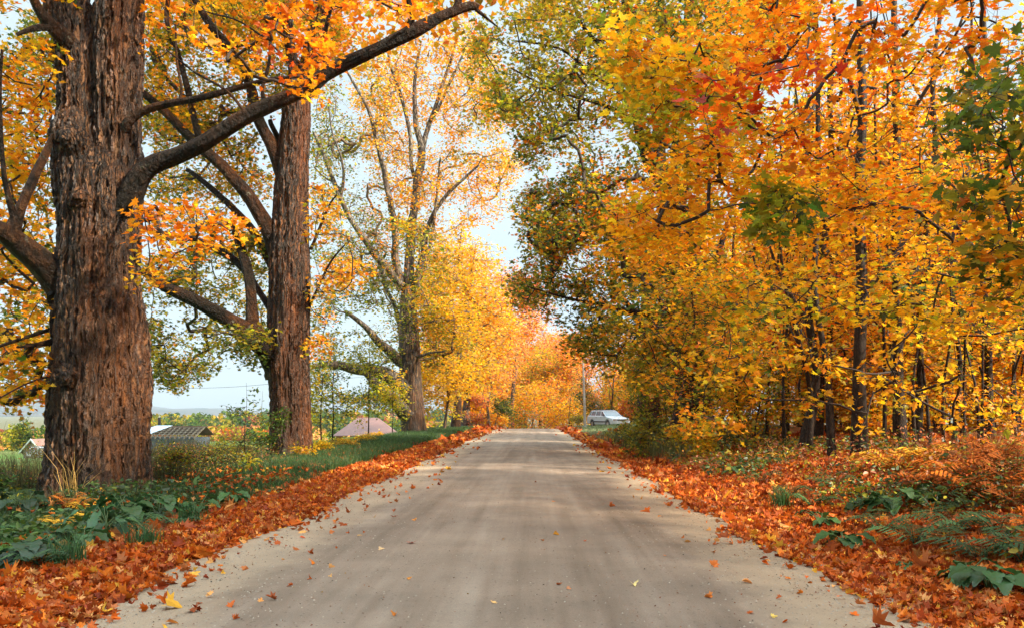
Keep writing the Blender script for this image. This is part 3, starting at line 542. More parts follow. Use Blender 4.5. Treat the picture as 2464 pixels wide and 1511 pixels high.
# third old maple
D3 = 58.; b3 = W(994, 1043, D3); b3[2] = g1(b3[0], b3[1]) - .15
hero("old_maple_tree", b3, "third old maple on the left, breaking into many pale bare-topped stems", "old maples along the left verge",
  [[(994, 1052, D3, 66), (994, 1030, D3, 58), (990, 960, D3, 56), (987, 890, D3, 52), (984, 820, D3, 50), (982, 740, D3, 42), (984, 690, D3, 34)]],
  [[(965, 700, D3, 24), (952, 600, D3 - .5, 17), (942, 500, D3 - 1, 15), (925, 420, D3 - 1, 13), (905, 330, D3 - 1.5, 11), (885, 260, D3 - 2, 9), (850, 200, D3 - 2, 6), (820, 150, D3 - 2.5, 4)],
   [(985, 700, D3, 28), (988, 600, D3 + .3, 22), (996, 500, D3 + .6, 20), (1008, 420, D3 + .8, 20), (1016, 355, D3 + 1, 18), (1000, 290, D3 + 1, 13), (996, 200, D3 + 1, 9), (1010, 120, D3 + 1.4, 6)],
   [(1006, 450, D3 + .8, 10), (990, 400, D3 + .8, 9), (988, 330, D3 + .8, 9), (965, 230, D3 + .5, 8), (940, 160, D3, 7), (930, 90, D3, 5)],
   [(1016, 360, D3 + 1, 14), (1035, 290, D3 + 1, 11), (1062, 215, D3 + 1, 9), (1085, 150, D3 + 1, 7), (1105, 70, D3 + 1, 5)],
   [(1030, 300, D3 + 1, 9), (1060, 250, D3 + .5, 7), (1110, 140, D3, 5), (1140, 60, D3, 3)],
   [(1000, 700, D3 - .3, 20), (1018, 620, D3 - .5, 15), (1030, 540, D3 - .6, 12), (1075, 470, D3 - 1, 9), (1150, 400, D3 - 1.5, 5)],
   [(1010, 650, D3 - .3, 10), (1035, 590, D3 - .7, 8), (1050, 480, D3 - 1, 6), (1060, 380, D3 - 1.4, 4)],
   [(968, 690, D3 - .5, 22), (920, 630, D3 - 1, 18), (865, 560, D3 - 1.5, 14), (820, 480, D3 - 2, 12), (785, 390, D3 - 2, 10), (755, 320, D3 - 2, 7)],
   [(820, 480, D3 - 2, 8), (826, 400, D3 - 2.5, 6), (800, 320, D3 - 3, 4), (790, 250, D3 - 3, 3)],
   [(975, 930, D3 - .3, 46), (940, 905, D3 - .8, 38), (895, 888, D3 - 1.5, 30), (830, 882, D3 - 2.4, 23), (770, 880, D3 - 3, 17), (740, 886, D3 - 4, 8)],
   [(982, 1000, D3 - .4, 42), (945, 965, D3 - 1, 34), (905, 920, D3 - 1.8, 24), (870, 885, D3 - 2.5, 12)],
   [(978, 880, D3, 32), (945, 850, D3 - .5, 22), (910, 820, D3 - 1, 18), (870, 780, D3 - 1.7, 12), (830, 750, D3 - 2.4, 9)],
   [(1000, 860, D3 - .2, 9), (1030, 850, D3 - 1, 6), (1070, 845, D3 - 2, 4)], [(975, 820, D3, 14), (950, 740, D3 + .4, 11), (925, 680, D3 + .8, 9), (900, 600, D3 + 1, 6)]],
  [dict(P=patch([(850, -20), (1150, 20), (1225, 260), (1240, 400), (1200, 520), (1060, 560), (940, 500), (860, 330)], 55, 68, 600, gate=-.08, f=.28, seed=21), cr=.85, nl=38, size=.18, pal=(['YO', 'Y', 'PY', 'YO', 'OL'], [1.6, 1.6, 1, 1.3, .8]), f=.25, t=LOD2, twr=.012),
   dict(P=patch([(760, 150), (860, 300), (940, 500), (960, 700), (900, 700), (780, 560), (750, 360)], 54, 66, 280, gate=-.02, f=.3, seed=22), cr=.8, nl=26, size=.17, pal=(['YG', 'OL', 'G', 'YO'], [1, 2, 1.4, .8]), f=.25, t=LOD2, twr=.012),
   dict(P=patch([(755, 560), (960, 690), (1000, 800), (960, 900), (960, 990), (760, 960), (750, 880)], 54, 66, 260, gate=-.1, f=.3, seed=23), cr=.75, nl=34, size=.17, pal=(['G', 'OL', 'YG', 'G'], [2, 2, 1, 1]), f=.2, t=LOD2, twr=.012),
   dict(P=patch([(940, 520), (1060, 560), (1130, 700), (1140, 820), (1050, 900), (1010, 860), (1000, 640)], 52, 62, 240, gate=-.1, f=.3, seed=24), cr=.8, nl=36, size=.18, pal=(['Y', 'OL', 'YG', 'YO', 'G'], [2, 1.4, 1.2, 1, .8]), f=.25, t=LOD2, twr=.012)],
  M_bark3, M_bark3b, twigmat=M_twigl, seed=9, tks=40, tstep=.12, amp=.08, limbstep=.3, limbk=10, tw0=.012, maxr=.1, flare=1.4)

# right hand old maples
D4 = 35.; b4 = W(1670, 1030, D4); b4[2] = g1(b4[0], b4[1]) - .1
hero("old_maple_tree", b4, "big dark-trunked old maple on the right, green and gold crown leaning over the road", "old maples along the right verge",
  [[(1672, 1050, D4, 110), (1668, 1000, D4, 92), (1664, 900, D4, 84), (1655, 780, D4, 84), (1650, 700, D4, 76), (1640, 600, D4, 70), (1620, 500, D4, 60)]],
  [[(1640, 620, D4, 60), (1605, 500, D4, 44), (1590, 400, D4, 34), (1585, 300, D4, 30), (1590, 200, D4, 26), (1600, 100, D4, 22), (1590, 0, D4, 18), (1580, -160, D4, 10)],
   [(1625, 540, D4, 46), (1580, 430, D4, 30), (1545, 330, D4, 26), (1520, 200, D4, 24), (1515, 80, D4, 20), (1500, -20, D4, 16), (1480, -160, D4, 10)],
   [(1640, 560, D4 + .3, 36), (1636, 400, D4 + .3, 30), (1625, 260, D4 + .3, 28), (1640, 140, D4 + .4, 22), (1660, 0, D4 + .5, 18), (1690, -180, D4 + .5, 10)],
   [(1590, 450, D4 - .3, 22), (1560, 350, D4 - .8, 16), (1520, 290, D4 - 1.2, 12), (1440, 250, D4 - 1.8, 9), (1340, 220, D4 - 2.6, 6), (1230, 165, D4 - 3, 4)],
   [(1535, 250, D4, 14), (1460, 130, D4 - .5, 10), (1400, 60, D4 - 1, 8), (1370, -20, D4 - 1, 6)],
   [(1630, 700, D4 - .3, 24), (1560, 620, D4 - 1, 16), (1500, 540, D4 - 1.5, 11), (1420, 500, D4 - 2, 7), (1340, 490, D4 - 2.6, 4)],
   [(1640, 800, D4 - .5, 24), (1560, 760, D4 - 1.3, 15), (1480, 740, D4 - 2, 10), (1380, 720, D4 - 3, 6), (1270, 690, D4 - 4, 3)],
   [(1525, 180, D4 - .2, 14), (1450, 200, D4 - .8, 9), (1350, 120, D4 - 1.5, 6), (1240, 100, D4 - 2, 4)],
   [(1680, 760, D4 + .4, 24), (1720, 640, D4 + .8, 16), (1760, 500, D4 + 1.2, 12), (1800, 300, D4 + 1.6, 9)]],
  [dict(P=patch([(1130, 80), (1210, 20), (1290, 60), (1420, -20), (1900, -20), (1860, 300), (1700, 520), (1500, 560), (1420, 470), (1400, 380), (1250, 400), (1225, 290), (1150, 200)], 28, 42, 720, gate=-.1, f=.33, seed=31), cr=.6, nl=36, size=.15, pal=(['OL', 'G', 'YG', 'OL', 'YO', 'O', 'Y', 'G'], [1.6, 1.6, 1.2, 1.6, 1.3, .6, 1.0, 1.6]), f=.3),
   dict(P=patch([(1300, 440), (1400, 400), (1500, 540), (1500, 700), (1470, 860), (1380, 840), (1370, 780), (1235, 720), (1225, 660), (1300, 640), (1265, 560), (1240, 460)], 27, 40, 430, gate=-.16, f=.4, seed=32), cr=.58, nl=36, size=.14, pal=(['G', 'OL', 'YO', 'G', 'DG', 'YG', 'O'], [1.6, 2.2, 1, 1.4, .4, 1.6, .4]), f=.3),
   dict(P=patch([(1390, 680), (1500, 560), (1720, 500), (1760, 900), (1560, 950), (1480, 900), (1400, 860)], 27, 38, 330, gate=-.15, f=.35, seed=33), cr=.55, nl=36, size=.15, pal=(['OL', 'Y', 'G', 'YO', 'YG', 'G'], [1.5, 1.6, 1.2, 1, 1, 1]), f=.3),
   dict(P=patch([(1240, -20), (1420, -20), (1360, 60), (1290, 60)], 30, 40, 30, gate=0, f=.4, seed=31), cr=.6, nl=26, size=.15, pal=(['OL', 'Y', 'YG'], [1, 1, 1]))],
  M_bark2, M_bark1b, shade=dict(P=blob((6, 35, 20), (8, 8, 3.5), 7000, seed=8), size=.3, pal=(['OL', 'Y'], [1, 1])), seed=14, tks=64, tstep=.08, amp=.1, limbstep=.15, limbk=10, tw0=.009)
D5 = 50.; b5 = W(1560, 1020, D5); b5[2] = g1(b5[0], b5[1]) - .1
hero("old_maple_tree", b5, "dark broken-topped old maple behind the big one on the right, half hidden in olive leaves", "old maples along the right verge",
  [[(1565, 1030, D5, 62), (1562, 980, D5, 54), (1560, 930, D5, 50), (1556, 880, D5, 46), (1560, 780, D5, 40), (1560, 640, D5, 30), (1550, 500, D5, 20)]],
  [[(1556, 935, D5, 22), (1540, 915, D5 - .5, 20), (1532, 905, D5 - .8, 16)], [(1560, 800, D5, 22), (1500, 720, D5 - 1, 14), (1440, 660, D5 - 2, 8)], [(1560, 700, D5, 20), (1620, 600, D5 + 1, 14), (1680, 480, D5 + 2, 8)]],
  [dict(P=patch([(1410, 820), (1520, 560), (1640, 560), (1680, 900), (1640, 1000), (1520, 980), (1500, 900), (1430, 860)], 44, 56, 260, gate=-.2, f=.3, seed=35), cr=.75, nl=34, size=.19, pal=(['OL', 'G', 'YO', 'DG', 'Y'], [2, 1.6, 1, .8, 1]), t=LOD2, twr=.01)],
  M_bark2, M_bark1b, seed=17, tks=40, tstep=.15, amp=.12, limbstep=.3, limbk=8, tw0=.011)

# ---------------------------------------------------------------- young wood on the right
def wtree(name, label, base, top, r0, r1, patches, cat="tree", group=None, bark=None, twigmat=None, seed=0, forks=3, k=14, bend=.12, kind=None, leafm=None, tw0=.006, maxr=None):
    base = np.array([base[0], base[1], g1(base[0], base[1]) - .08]); top = np.array(top, float); g = random.Random(seed * 7 + 1)
    root = empty(name, tuple(base)); tag(root, label, cat, group); n = 7; t = np.linspace(0, 1, n)[:, None]; P = base + (top - base) * t
    P[1:-1, :2] += np.array([[g.gauss(0, bend), g.gauss(0, bend)] for _ in range(n - 2)]) * np.linalg.norm(top - base) / 8
    rr = r0 + (r1 - r0) * t[:, 0] ** .9; rr[0] *= 1.35; P, rr = smoothline(P, rr, .25)
    MB().tubes(P, rr, k, mod=lump(seed, .1, 2.0), cap=True).build("trunk", bark or M_barkd, root, base); sk = [P[len(P) // 5:]]; tw = MB()
    for f in range(forks):
        i = int(len(P) * g.uniform(.25, .75)); a = g.uniform(0, 6.283); l = np.linalg.norm(top - base) * g.uniform(.25, .45); q = P[i]
        e = q + np.array([math.cos(a) * l * .45, math.sin(a) * l * .45, l * .85]); Q2, r2 = smoothline([q, (q + e) / 2 + np.array([math.cos(a), math.sin(a), -.3]) * l * .07, e], [rr[i] * .6, rr[i] * .4, rr[i] * .12], .25)
        tw.tubes(Q2, r2, 7); sk.append(Q2)
    lf = MB(); C = np.concatenate([p['P'] for p in patches]); pa, ra = grow(sk, C, tw0, maxr=maxr or r0 * .45, up=.1); tw.tubes(pa, ra, 4)
    for p in patches:
        nm, wt = p['pal']; sprays(lf, tw if p.get('tw', 3) else None, p['P'], p['cr'], p['nl'], p['size'], lambda q: pick(q, nm, wt, p.get('f', .5), p.get('seed', seed)), p.get('t', LOD1), p.get('up', .72), twl=p.get('tw', 3), tw=p.get('twr', .0035), droop=p.get('droop', .25))
    tw.build("branches", twigmat or M_twig, root, base); lf.build("crown", leafm or M_leaf, root, base, smooth=False, tint=True); return root
YOO = (['Y', 'YO', 'O', 'YO', 'Y', 'YG'], [1.6, 2.6, 1.6, 2, 1.4, .5]); YYG = (['Y', 'YG', 'YO', 'Y', 'OL', 'G'], [2.2, 1, 1.6, 2, .7, .6])
grpW = "young maples crowding the right edge of the wood"
wtree("young_maple_tree", "near young maple off the right side, orange and dark red sprays at upper right", (6.9, 6.0), (6.4, 6.4, 9.5), .13, .03,
  [dict(P=patch([(1640, 60), (1800, -30), (2500, -30), (2500, 480), (2150, 500), (1800, 440), (1640, 380), (1560, 330)], 8.5, 15, 175, gate=-.02, f=.8, seed=41), cr=.38, nl=34, size=.086, t=LOD0, pal=(['O', 'YO', 'Y', 'YO', 'O', 'YO', 'Y', 'YG'], [.9, 1.8, 1.5, 2, .9, 1.6, 1.4, .6]), f=.6, up=.8),
   dict(P=patch([(1720, 170), (1990, 120), (2010, 190), (1900, 270), (1800, 290), (1700, 350), (1600, 350), (1660, 310)], 7.2, 9.2, 11, gate=-.6, f=1, seed=42), cr=.3, nl=20, size=.1, t=LOD0, pal=(['RD', 'O', 'YO', 'RD'], [1.4, 1.6, 1, .8]), up=.76),
   dict(P=patch([(2230, 260), (2500, 120), (2500, 640), (2350, 620), (2300, 520), (2330, 420)], 6.8, 9.0, 26, gate=-.2, f=1, seed=43), cr=.3, nl=22, size=.1, t=LOD0, pal=(['G', 'OL', 'G'], [3, 1.4, 1.5]), up=.66),
   dict(P=blob((9.5, 4.0, 9.6), (4.2, 5.5, 2.3), 170, gate=-.35, f=.4, seed=56), cr=.7, nl=46, size=.19, t=LOD2, pal=YOO, up=.7),
   dict(P=patch([(2280, 480), (2500, 430), (2500, 800), (2350, 720)], 7.5, 12, 34, gate=-.1, f=1, seed=44), cr=.34, nl=26, size=.1, t=LOD0, pal=YYG, up=.76)], group=grpW, seed=51, forks=5, tw0=.0035, maxr=.02)
wtree("young_maple_tree", "young maple off the right of the frame, yellow-orange layered leaves across the middle right", (8.6, 10.5), (7.6, 10.8, 12), .14, .03,
  [dict(P=patch([(1960, 420), (2500, 480), (2500, 640), (2300, 650), (1960, 640)], 10, 17, 48, gate=.1, f=.7, seed=58), cr=.4, nl=28, size=.09, t=LOD0, pal=YOO, f=.5, up=.78),
   dict(P=patch([(1440, 540), (1560, 440), (1700, 330), (1850, 400), (1960, 420), (1960, 620), (1700, 690), (1520, 660)], 10, 18, 150, gate=.0, f=.7, seed=45), cr=.42, nl=32, size=.09, t=LOD0, pal=(['Y', 'YO', 'Y', 'YO', 'O', 'Y', 'OL', 'YO'], [1.6, 2, 1.6, 1.6, 1, 1.2, .7, 2]), f=.5, up=.76),
   dict(P=patch([(1700, 690), (2000, 620), (2500, 600), (2500, 860), (2250, 780), (2000, 760), (1750, 760)], 10, 17, 42, gate=.12, f=.7, seed=55), cr=.36, nl=24, size=.1, t=LOD0, pal=YYG, f=.5, up=.76),
   dict(P=patch([(1470, 60), (1660, 60), (1860, 330), (1640, 420), (1500, 330)], 10, 15, 90, gate=-.05, f=.8, seed=46), cr=.38, nl=28, size=.1, t=LOD0, pal=(['YG', 'OL', 'Y', 'YO'], [1.4, 1, 1.6, 1]), f=.6, up=.7),
   dict(P=blob((11.5, 10.5, 10.6), (4.2, 5.0, 2.2), 160, gate=-.35, f=.4, seed=57), cr=.7, nl=44, size=.19, t=LOD2, pal=YYG, up=.7),
   dict(P=patch([(1820, 460), (1960, 440), (1930, 540), (1830, 560)], 8.5, 9.6, 8, gate=-1), cr=.3, nl=26, size=.12, t=LOD0, pal=(['G', 'OL'], [2, 1]), up=.7)], group=grpW, seed=52, forks=5, tw0=.0035, maxr=.022)
SPR = [(1500, 690), (1760, 640), (2100, 700), (2300, 740), (2300, 860), (2140, 800), (1900, 860), (1760, 920), (1560, 830)]
LOWP = [(1640, 840), (1900, 800), (2100, 860), (2420, 820), (2480, 860), (2480, 1020), (2200, 1010), (2000, 1050), (1700, 1050), (1600, 960)]
tr = [  # base column,row,width ; top column,row ; label
 ((2068, 1098, 45), (2072, 120), "stoutest straight dark trunk in the wood, hollow at its foot"),
 ((2002, 1100, 24), (1972, 500), "slim maple with a speckled trunk just left of the stoutest trunk in the wood"),
 ((1932, 1082, 32), (1968, 660), "dark maple leaning right, leftmost of the sturdy trunks in the young wood"),
 ((2168, 1088, 38), (2156, 330), "mottled grey-brown maple trunk between the stout straight trunk and the leaning dark one"),
 ((2204, 1070, 26), (2234, 560), "dark leaning trunk crossing just right of the mottled grey-brown maple"),
 ((2292, 1085, 17), (2312, 600), "thin upright maple with a mossy foot standing alone before the ferns"),
 ((2382, 1058, 28), (2368, 150), "tall dark maple trunk nearest the right side of the frame with white sky beside it"),
 ((2128, 1078, 13), (2110, 500), "thin dark pole-like maple close behind the stout straight trunk"),
 ((1888, 1068, 11), (1900, 660), "wispy maple left of the dark right-leaning trunk"),
 ((1845, 1062, 10), (1872, 640), "wispy maple with a faint lean at the thin left end of the young wood"),
 ((1782, 1050, 9), (1770, 620), "slender pale-stemmed maple between the old maple and the young wood"),
 ((2448, 1060, 14), (2455, 480), "slender dark trunk cut by the right side of the frame"),
 ((2240, 1075, 10), (2190, 640), "thin maple leaning left across the gap behind the ferns")]
for i, (b, t, lab) in enumerate(tr):
    d = 18 + 2.2 * (i % 4) + (3 if b[2] < 15 else 0)
    for _ in range(6):
        p = W(b[0], b[1], d); z = g1(p[0], d); d = max(9., (EYE - z) * F / (b[1] - HY))
        d = min(d, 27)
    p = W(b[0], b[1], d); tp = W(t[0], t[1], d + .3); ext = (tp - np.array([p[0], p[1], p[2]])); hh = ext[2]; top = p + ext * max(1, 11.5 / hh)
    r = b[2] * .72 / 2 / F * d; pat = []
    if b[2] > 12:
        pat.append(dict(P=blob((top[0] * .7 + p[0] * .3 + 1.0, d + 2.6, top[2] * .62), (2.6, 2.2, 4.2), 95, gate=-.0, f=.6, seed=60 + i), cr=.42, nl=26, size=.115, t=LOD1, pal=YOO if i % 2 else YYG))
    pl = dict(P=patch([(b[0] - 150, 640), (b[0] + 150, 620), (b[0] + 130, 1000), (b[0] - 130, 1010)], d - 2.0, d + 4, 14, gate=.0, f=.7, seed=80 + i), cr=.34, nl=18, size=.1, t=LOD1, pal=(['Y', 'YO', 'YG', 'OL'], [2, 1.6, .8, .5] if i % 3 else [1, .6, 1, 1.4]), up=.7, tw=4); pat.append(pl)
    wtree("young_maple_tree", lab, (p[0], d), top, r, max(.012, r * .5), pat, group=grpW, seed=60 + i, forks=2 if b[2] > 12 else 1, k=16 if b[2] > 20 else 8, bend=.025 if i in (0, 3, 6) else .06)
wtree("young_maple_tree", "leafy yellow young maple at the left end of the wood, low branches hiding trunk feet", (7.0, 21.5), (6.0, 21, 9), .07, .015,
  [dict(P=patch([(1560, 700), (1800, 640), (1860, 760), (1880, 900), (1830, 1010), (1700, 1040), (1600, 960), (1540, 860)], 15, 25, 190, gate=-.05, f=.6, seed=47), cr=.38, nl=26, size=.105, t=LOD1, pal=(['Y', 'YG', 'YO', 'OL', 'G'], [2, 1.2, 1.6, 1, .6]), f=.5)], group=grpW, seed=53, forks=4, tw0=.004, maxr=.025)
wtree("young_maple_tree", "young maple spreading thin yellow sprays low in front of the dark trunks", (9.5, 14.5), (9.3, 14.5, 8), .06, .015,
  [dict(P=patch(LOWP, 12.5, 18, 34, gate=.05, f=.8, seed=48), cr=.32, nl=17, size=.1, t=LOD0, pal=(['Y', 'YO', 'Y', 'O', 'OL'], [2, 1.6, 2, .5, .5]), up=.7, tw=4), dict(P=patch(SPR, 11, 17, 34, gate=.1, f=.8, seed=49), cr=.34, nl=22, size=.1, t=LOD0, pal=YYG, up=.7)], group=grpW, seed=54, forks=4, tw0=.004, maxr=.02)

# thicket and sunlit wood behind: a few kinds of tree, copied one by one
def kind_tree(name, label, h, w, r, n, pal, cr, nl, size, zlo, seed, t=LOD1, cat="tree", group=None, bark=None, leafm=None, twigmat=None, gate=-.15, forks=3, lean=.4, twr=.005, tw=3, squash=1):
    c = (0, 0, (h + zlo) / 2); P = blob(c, (w, w, (h - zlo) / 2 * squash), n, gate, .5, seed, .15)
    for q in (bpy.data.objects,): pass
    o = wtree(name, label, (0, 0), (lean, 0, h * .93), r, r * .15, [dict(P=P, cr=cr, nl=nl, size=size, t=t, pal=pal, twr=twr, tw=tw)], cat, group, bark, twigmat, seed, forks, 8, .15, leafm=leafm, tw0=.006 if h < 9 else .012); return o
def spread(proto, spots, sc=(.8, 1.2), labels=None, sink=.1):
    out = []
    for i, s in enumerate(spots):
        o = proto if i == 0 else copy_tree(proto); z = g1(s[0], s[1]) - sink; o.location = (s[0], s[1], z); o.rotation_euler = (0, 0, rng.uniform(0, 6.28)); k = s[2] if len(s) > 2 else rng.uniform(*sc); o.scale = (k, k, k)
        if labels: o["label"] = labels[i % len(labels)]
        out.append(o)
    return out
gT = "slender saplings packed deep in the wood"; lT = "slender sapling with sparse yellow leaves, packed behind the sturdier trunks of the wood"
sp = [kind_tree("sapling", lT, 10, 1.5, .036, 34, YYG, .34, 18, .12, 1.0, 101 + q, group=gT, forks=2, tw=4) for q in range(4)]
spots = [[], [], [], []]; k = 0
for _ in range(80):
    x = rng.uniform(6.2, 25); y = rng.uniform(17, 36)
    if x / y > .62 or x / y < .22 or (x < 9 and y > 28): continue
    spots[k % 4].append((x, y, rng.uniform(.7, 1.25))); k += 1
for q in range(4): spread(sp[q], spots[q])
gB = "sunlit autumn trees behind the wood's edge"
lB = ["golden autumn tree glowing behind the dark trunks deep in the wood", "orange autumn tree glowing behind the dark trunks deep in the wood", "olive and green tree standing deep in the wood among yellow ones"]
bk = [kind_tree("autumn_tree", lB[0], 14, 3.6, .16, 150, (['Y', 'PY', 'YO', 'YG'], [2, 1.2, 1.6, .8]), .8, 30, .2, 1.2, 111, group=gB, t=LOD2),
      kind_tree("autumn_tree", lB[1], 13, 3.4, .15, 150, (['YO', 'O', 'Y', 'PY'], [2, 1.2, 1.4, .8]), .8, 30, .2, 1.2, 112, group=gB, t=LOD2),
      kind_tree("autumn_tree", lB[2], 12, 3.2, .15, 140, (['OL', 'G', 'YG', 'Y'], [1.6, 1.5, 1, 1]), .8, 34, .2, 1.2, 113, group=gB, t=LOD2)]
spots = [[], [], []]
for i, yy in enumerate(np.linspace(30, 50, 5)):
    for xx in np.arange(9.0 if yy < 34 else 11, yy * .62 + 3, 4.4):
        spots[int(rng.choice(3, p=[.42, .36, .22]))].append((xx + rng.uniform(-1.4, 1.4), yy + rng.uniform(-2, 2), rng.uniform(.75, 1.15)))
for i, yy in enumerate(np.linspace(58, 84, 4)):
    for xx in np.arange(15.0, yy * .62 + 3, 6.5):
        spots[int(rng.choice(3, p=[.42, .36, .22]))].append((xx + rng.uniform(-1.6, 1.6), yy + rng.uniform(-3, 3), rng.uniform(1., 1.4)))
# and the wood to the right of the eye, which shades the near road
for xx, yy in ((16, -4), (15, -12), (24, -6), (13, 1), (14, -8), (20, 1)): spots[0].append((xx, yy, 1.3))
for xx, yy in ((20, -9), (29, -4), (11, -14)): spots[1].append((xx, yy, 1.4))
for q in range(3): spread(bk[q], spots[q])
gU = "low golden undergrowth trees filling the wood"
us = [kind_tree("shrubby_maple", "low golden maple thicket bush deep in the wood, leafy down to the ground", 4.2, 2.0, .04, 90, (['Y', 'PY', 'YO', 'YG'], [2, 1, 1.6, 1]), .55, 30, .15, .1, 201, group=gU, t=LOD2, forks=2, twr=.004),
      kind_tree("shrubby_maple", "low green and orange maple thicket bush deep in the wood, leafy to the ground", 3.8, 2.0, .04, 90, (['OL', 'YO', 'YG', 'Y', 'G'], [1.4, 1.2, 1.2, 1.2, 1]), .55, 30, .15, .1, 202, group=gU, t=LOD2, forks=2, twr=.004)]
spots = [[], []]; k = 0
for yy in (27, 31, 35, 40, 46, 53):
    for xx in np.arange(7.5 if yy < 40 else 10, yy * .62 + 3, 2.7 if yy < 40 else 3.6):
        if xx < 9 and yy > 30: continue
        spots[0 if rng.uniform() < .68 else 1].append((xx + rng.uniform(-1, 1), yy + rng.uniform(-1.5, 1.5), rng.uniform(.75, 1.3))); k += 1
for q in range(2): spread(us[q], spots[q])

# ---------------------------------------------------------------- trees down the road
gL = "autumn trees lining the road towards the crest"
def avenue(name, label, px, d, h, w, pal, n, seed, zlo=1.5, r=.3, cr=1.1, size=.26, nl=32, gate=0.02, lf=None, group=gL, bark=None, squash=1, tm=None, tw=3):
    x = (px - CX) / F * d; z = g1(x, d); P = blob((x, d, z + (h + zlo) / 2), (w, w, (h - zlo) / 2), n, gate, .22, seed, .2)
    return wtree(name, label, (x, d), (x + .5, d, z + h * .95), r, r * .15, [dict(P=P, cr=cr, nl=nl, size=size, t=LOD2, pal=pal, f=.2, twr=.015, tw=tw)], group=group, bark=bark or M_bark3, twigmat=tm or M_twigl, seed=seed, forks=4, k=10, bend=.1, leafm=lf or M_leaf, tw0=.014)
PYO = (['Y', 'PY', 'YO', 'P', 'Y'], [1.5, 1.5, 1.5, 1, 1]); PPK = (['P', 'YO', 'PR', 'PY', 'O'], [2, 1.3, .6, 1, .8])
avenue("maple_tree", "tall golden maple on the left just past the third old maple, upper branches nearly bare", 1095, 70, 17, 4.6, PYO, 330, 121, r=.35)
avenue("maple_tree", "pale orange maple fourth along the left verge with bare twigs against the white sky", 1120, 84, 18, 5.6, (['P', 'YO', 'PY', 'Y'], [1, 2, 1.2, 1.5]), 380, 122, r=.4)
avenue("maple_tree", "pinkish orange maple on the left verge near the crest of the road", 1140, 104, 19, 6.4, PPK, 380, 123, r=.4, cr=1.2)
avenue("maple_tree", "bright yellow maple on the left just below the crest", 1160, 122, 17, 6.2, PYO, 340, 124, r=.4, cr=1.2)
avenue("maple_tree", "distant peach coloured maple left of the road's vanishing point", 1205, 150, 19, 7.5, PPK, 340, 125, r=.4, cr=1.4, size=.34)
avenue("maple_tree", "low golden maple filling the gap left of the road at the crest", 1175, 92, 9, 3.8, (['Y', 'YO', 'PY'], [2, 1.5, 1]), 200, 126, r=.2, zlo=.2, cr=.9)
avenue("maple_tree", "yellow tree behind the third old maple's trunk on its right", 1068, 66, 8.5, 3.0, (['Y', 'PY', 'YG', 'YO'], [2, 1.3, 1, 1]), 150, 127, r=.12, zlo=.3, cr=.7, size=.2)
avenue("maple_tree", "small rosy pink tree on the left bank before the crest", 1150, 84, 3.6, 1.4, (['PR', 'P', 'O'], [2, 1.3, .8]), 40, 128, r=.06, zlo=.2, cr=.6, size=.18)
avenue("bush", "dark green bush at the left lip of the crest", 1190, 82, 3.0, 1.9, (['G', 'DG', 'OL'], [2, 1, 1]), 50, 129, r=.05, zlo=0, cr=.6, size=.17)["category"] = "bush"
avenue("maple_tree", "blazing orange maple closing the view straight down the road", 1310, 150, 16.5, 6.6, (['YO', 'OL', 'Y', 'YO', 'O', 'YG'], [2, .8, 1.6, 1.6, .7, .8]), 360, 131, r=.35, cr=1.3, zlo=.2, size=.33)
avenue("maple_tree", "orange maple behind the bare pole at the road's crest", 1372, 128, 15.5, 5.6, (['YO', 'P', 'Y', 'O'], [2, 1.4, 1.4, 1]), 330, 132, r=.35, cr=1.1, zlo=.4, size=.29)
avenue("maple_tree", "narrow olive green tree left of centre beyond the crest", 1262, 138, 14.5, 2.9, (['OL', 'YG', 'G', 'Y'], [1.6, 1.4, 1, 1.2]), 190, 133, r=.25, cr=1.1, zlo=.1, size=.3)
avenue("maple_tree", "deep yellow maple low beyond the crest left of the olive tree", 1222, 126, 12.5, 4.0, (['Y', 'YO', 'Y'], [2, 1.3, 1]), 230, 134, r=.25, cr=1.1, zlo=.1, size=.29)
avenue("maple_tree", "tall sparse pink and gold maple left of the bright sky gap", 1228, 112, 23, 6.0, PPK, 300, 144, r=.35, cr=1.2, zlo=6, gate=0)
avenue("maple_tree", "dense gold maple plugging the gap where the road drops away", 1300, 124, 13.5, 6.2, (["Y", "OL", "YO", "YG", "O"], [2, 1, 1.8, 1, .8]), 330, 145, r=.25, cr=1.2, zlo=-1.0, size=.27, squash=1)
avenue("bush", "golden thicket left of centre just over the crest", 1280, 97, 5.6, 3.2, (["Y", "YG", "YO", "OL"], [2, 1, 1.4, .8]), 150, 146, r=.1, cr=.9, zlo=-3.5, gate=-.4, size=.22)["category"] = "bush"
avenue("bush", "orange thicket in the very centre just over the crest", 1318, 106, 7.2, 3.4, (["YO", "Y", "O", "P"], [2, 1.4, 1, .8]), 160, 147, r=.1, cr=.95, zlo=-4, size=.23, gate=-.4)["category"] = "bush"
avenue("bush", "yellow and orange thicket just over the crest beside the pole", 1366, 98, 5.4, 3.0, (["Y", "YO", "OL", "O"], [1.6, 1.6, .8, .8]), 130, 148, r=.1, cr=.9, zlo=-3.5, gate=-.4, size=.22)["category"] = "bush"
avenue("maple_tree", "far coral maple rising above the trees that close the road", 1350, 185, 24, 9, PPK, 300, 135, r=.4, cr=1.8, size=.45)
avenue("maple_tree", "farthest pale orange maple in the bright gap over the road", 1262, 200, 33, 9, (['P', 'PY', 'YO'], [1, 1, 1.5]), 280, 136, r=.4, cr=1.9, size=.48)
avenue("maple_tree", "orange and yellow maple above the parked car", 1450, 122, 16, 6, (['YO', 'O', 'Y', 'P'], [2, 1, 1, 1]), 330, 137, r=.35, cr=1.1, zlo=.4, size=.29)
avenue("maple_tree", "orange maple behind and right of the parked car", 1535, 108, 15, 6, (['YO', 'Y', 'O', 'YG'], [2, 2, 1, 1]), 320, 138, r=.35, cr=1.1, zlo=.4, size=.27)
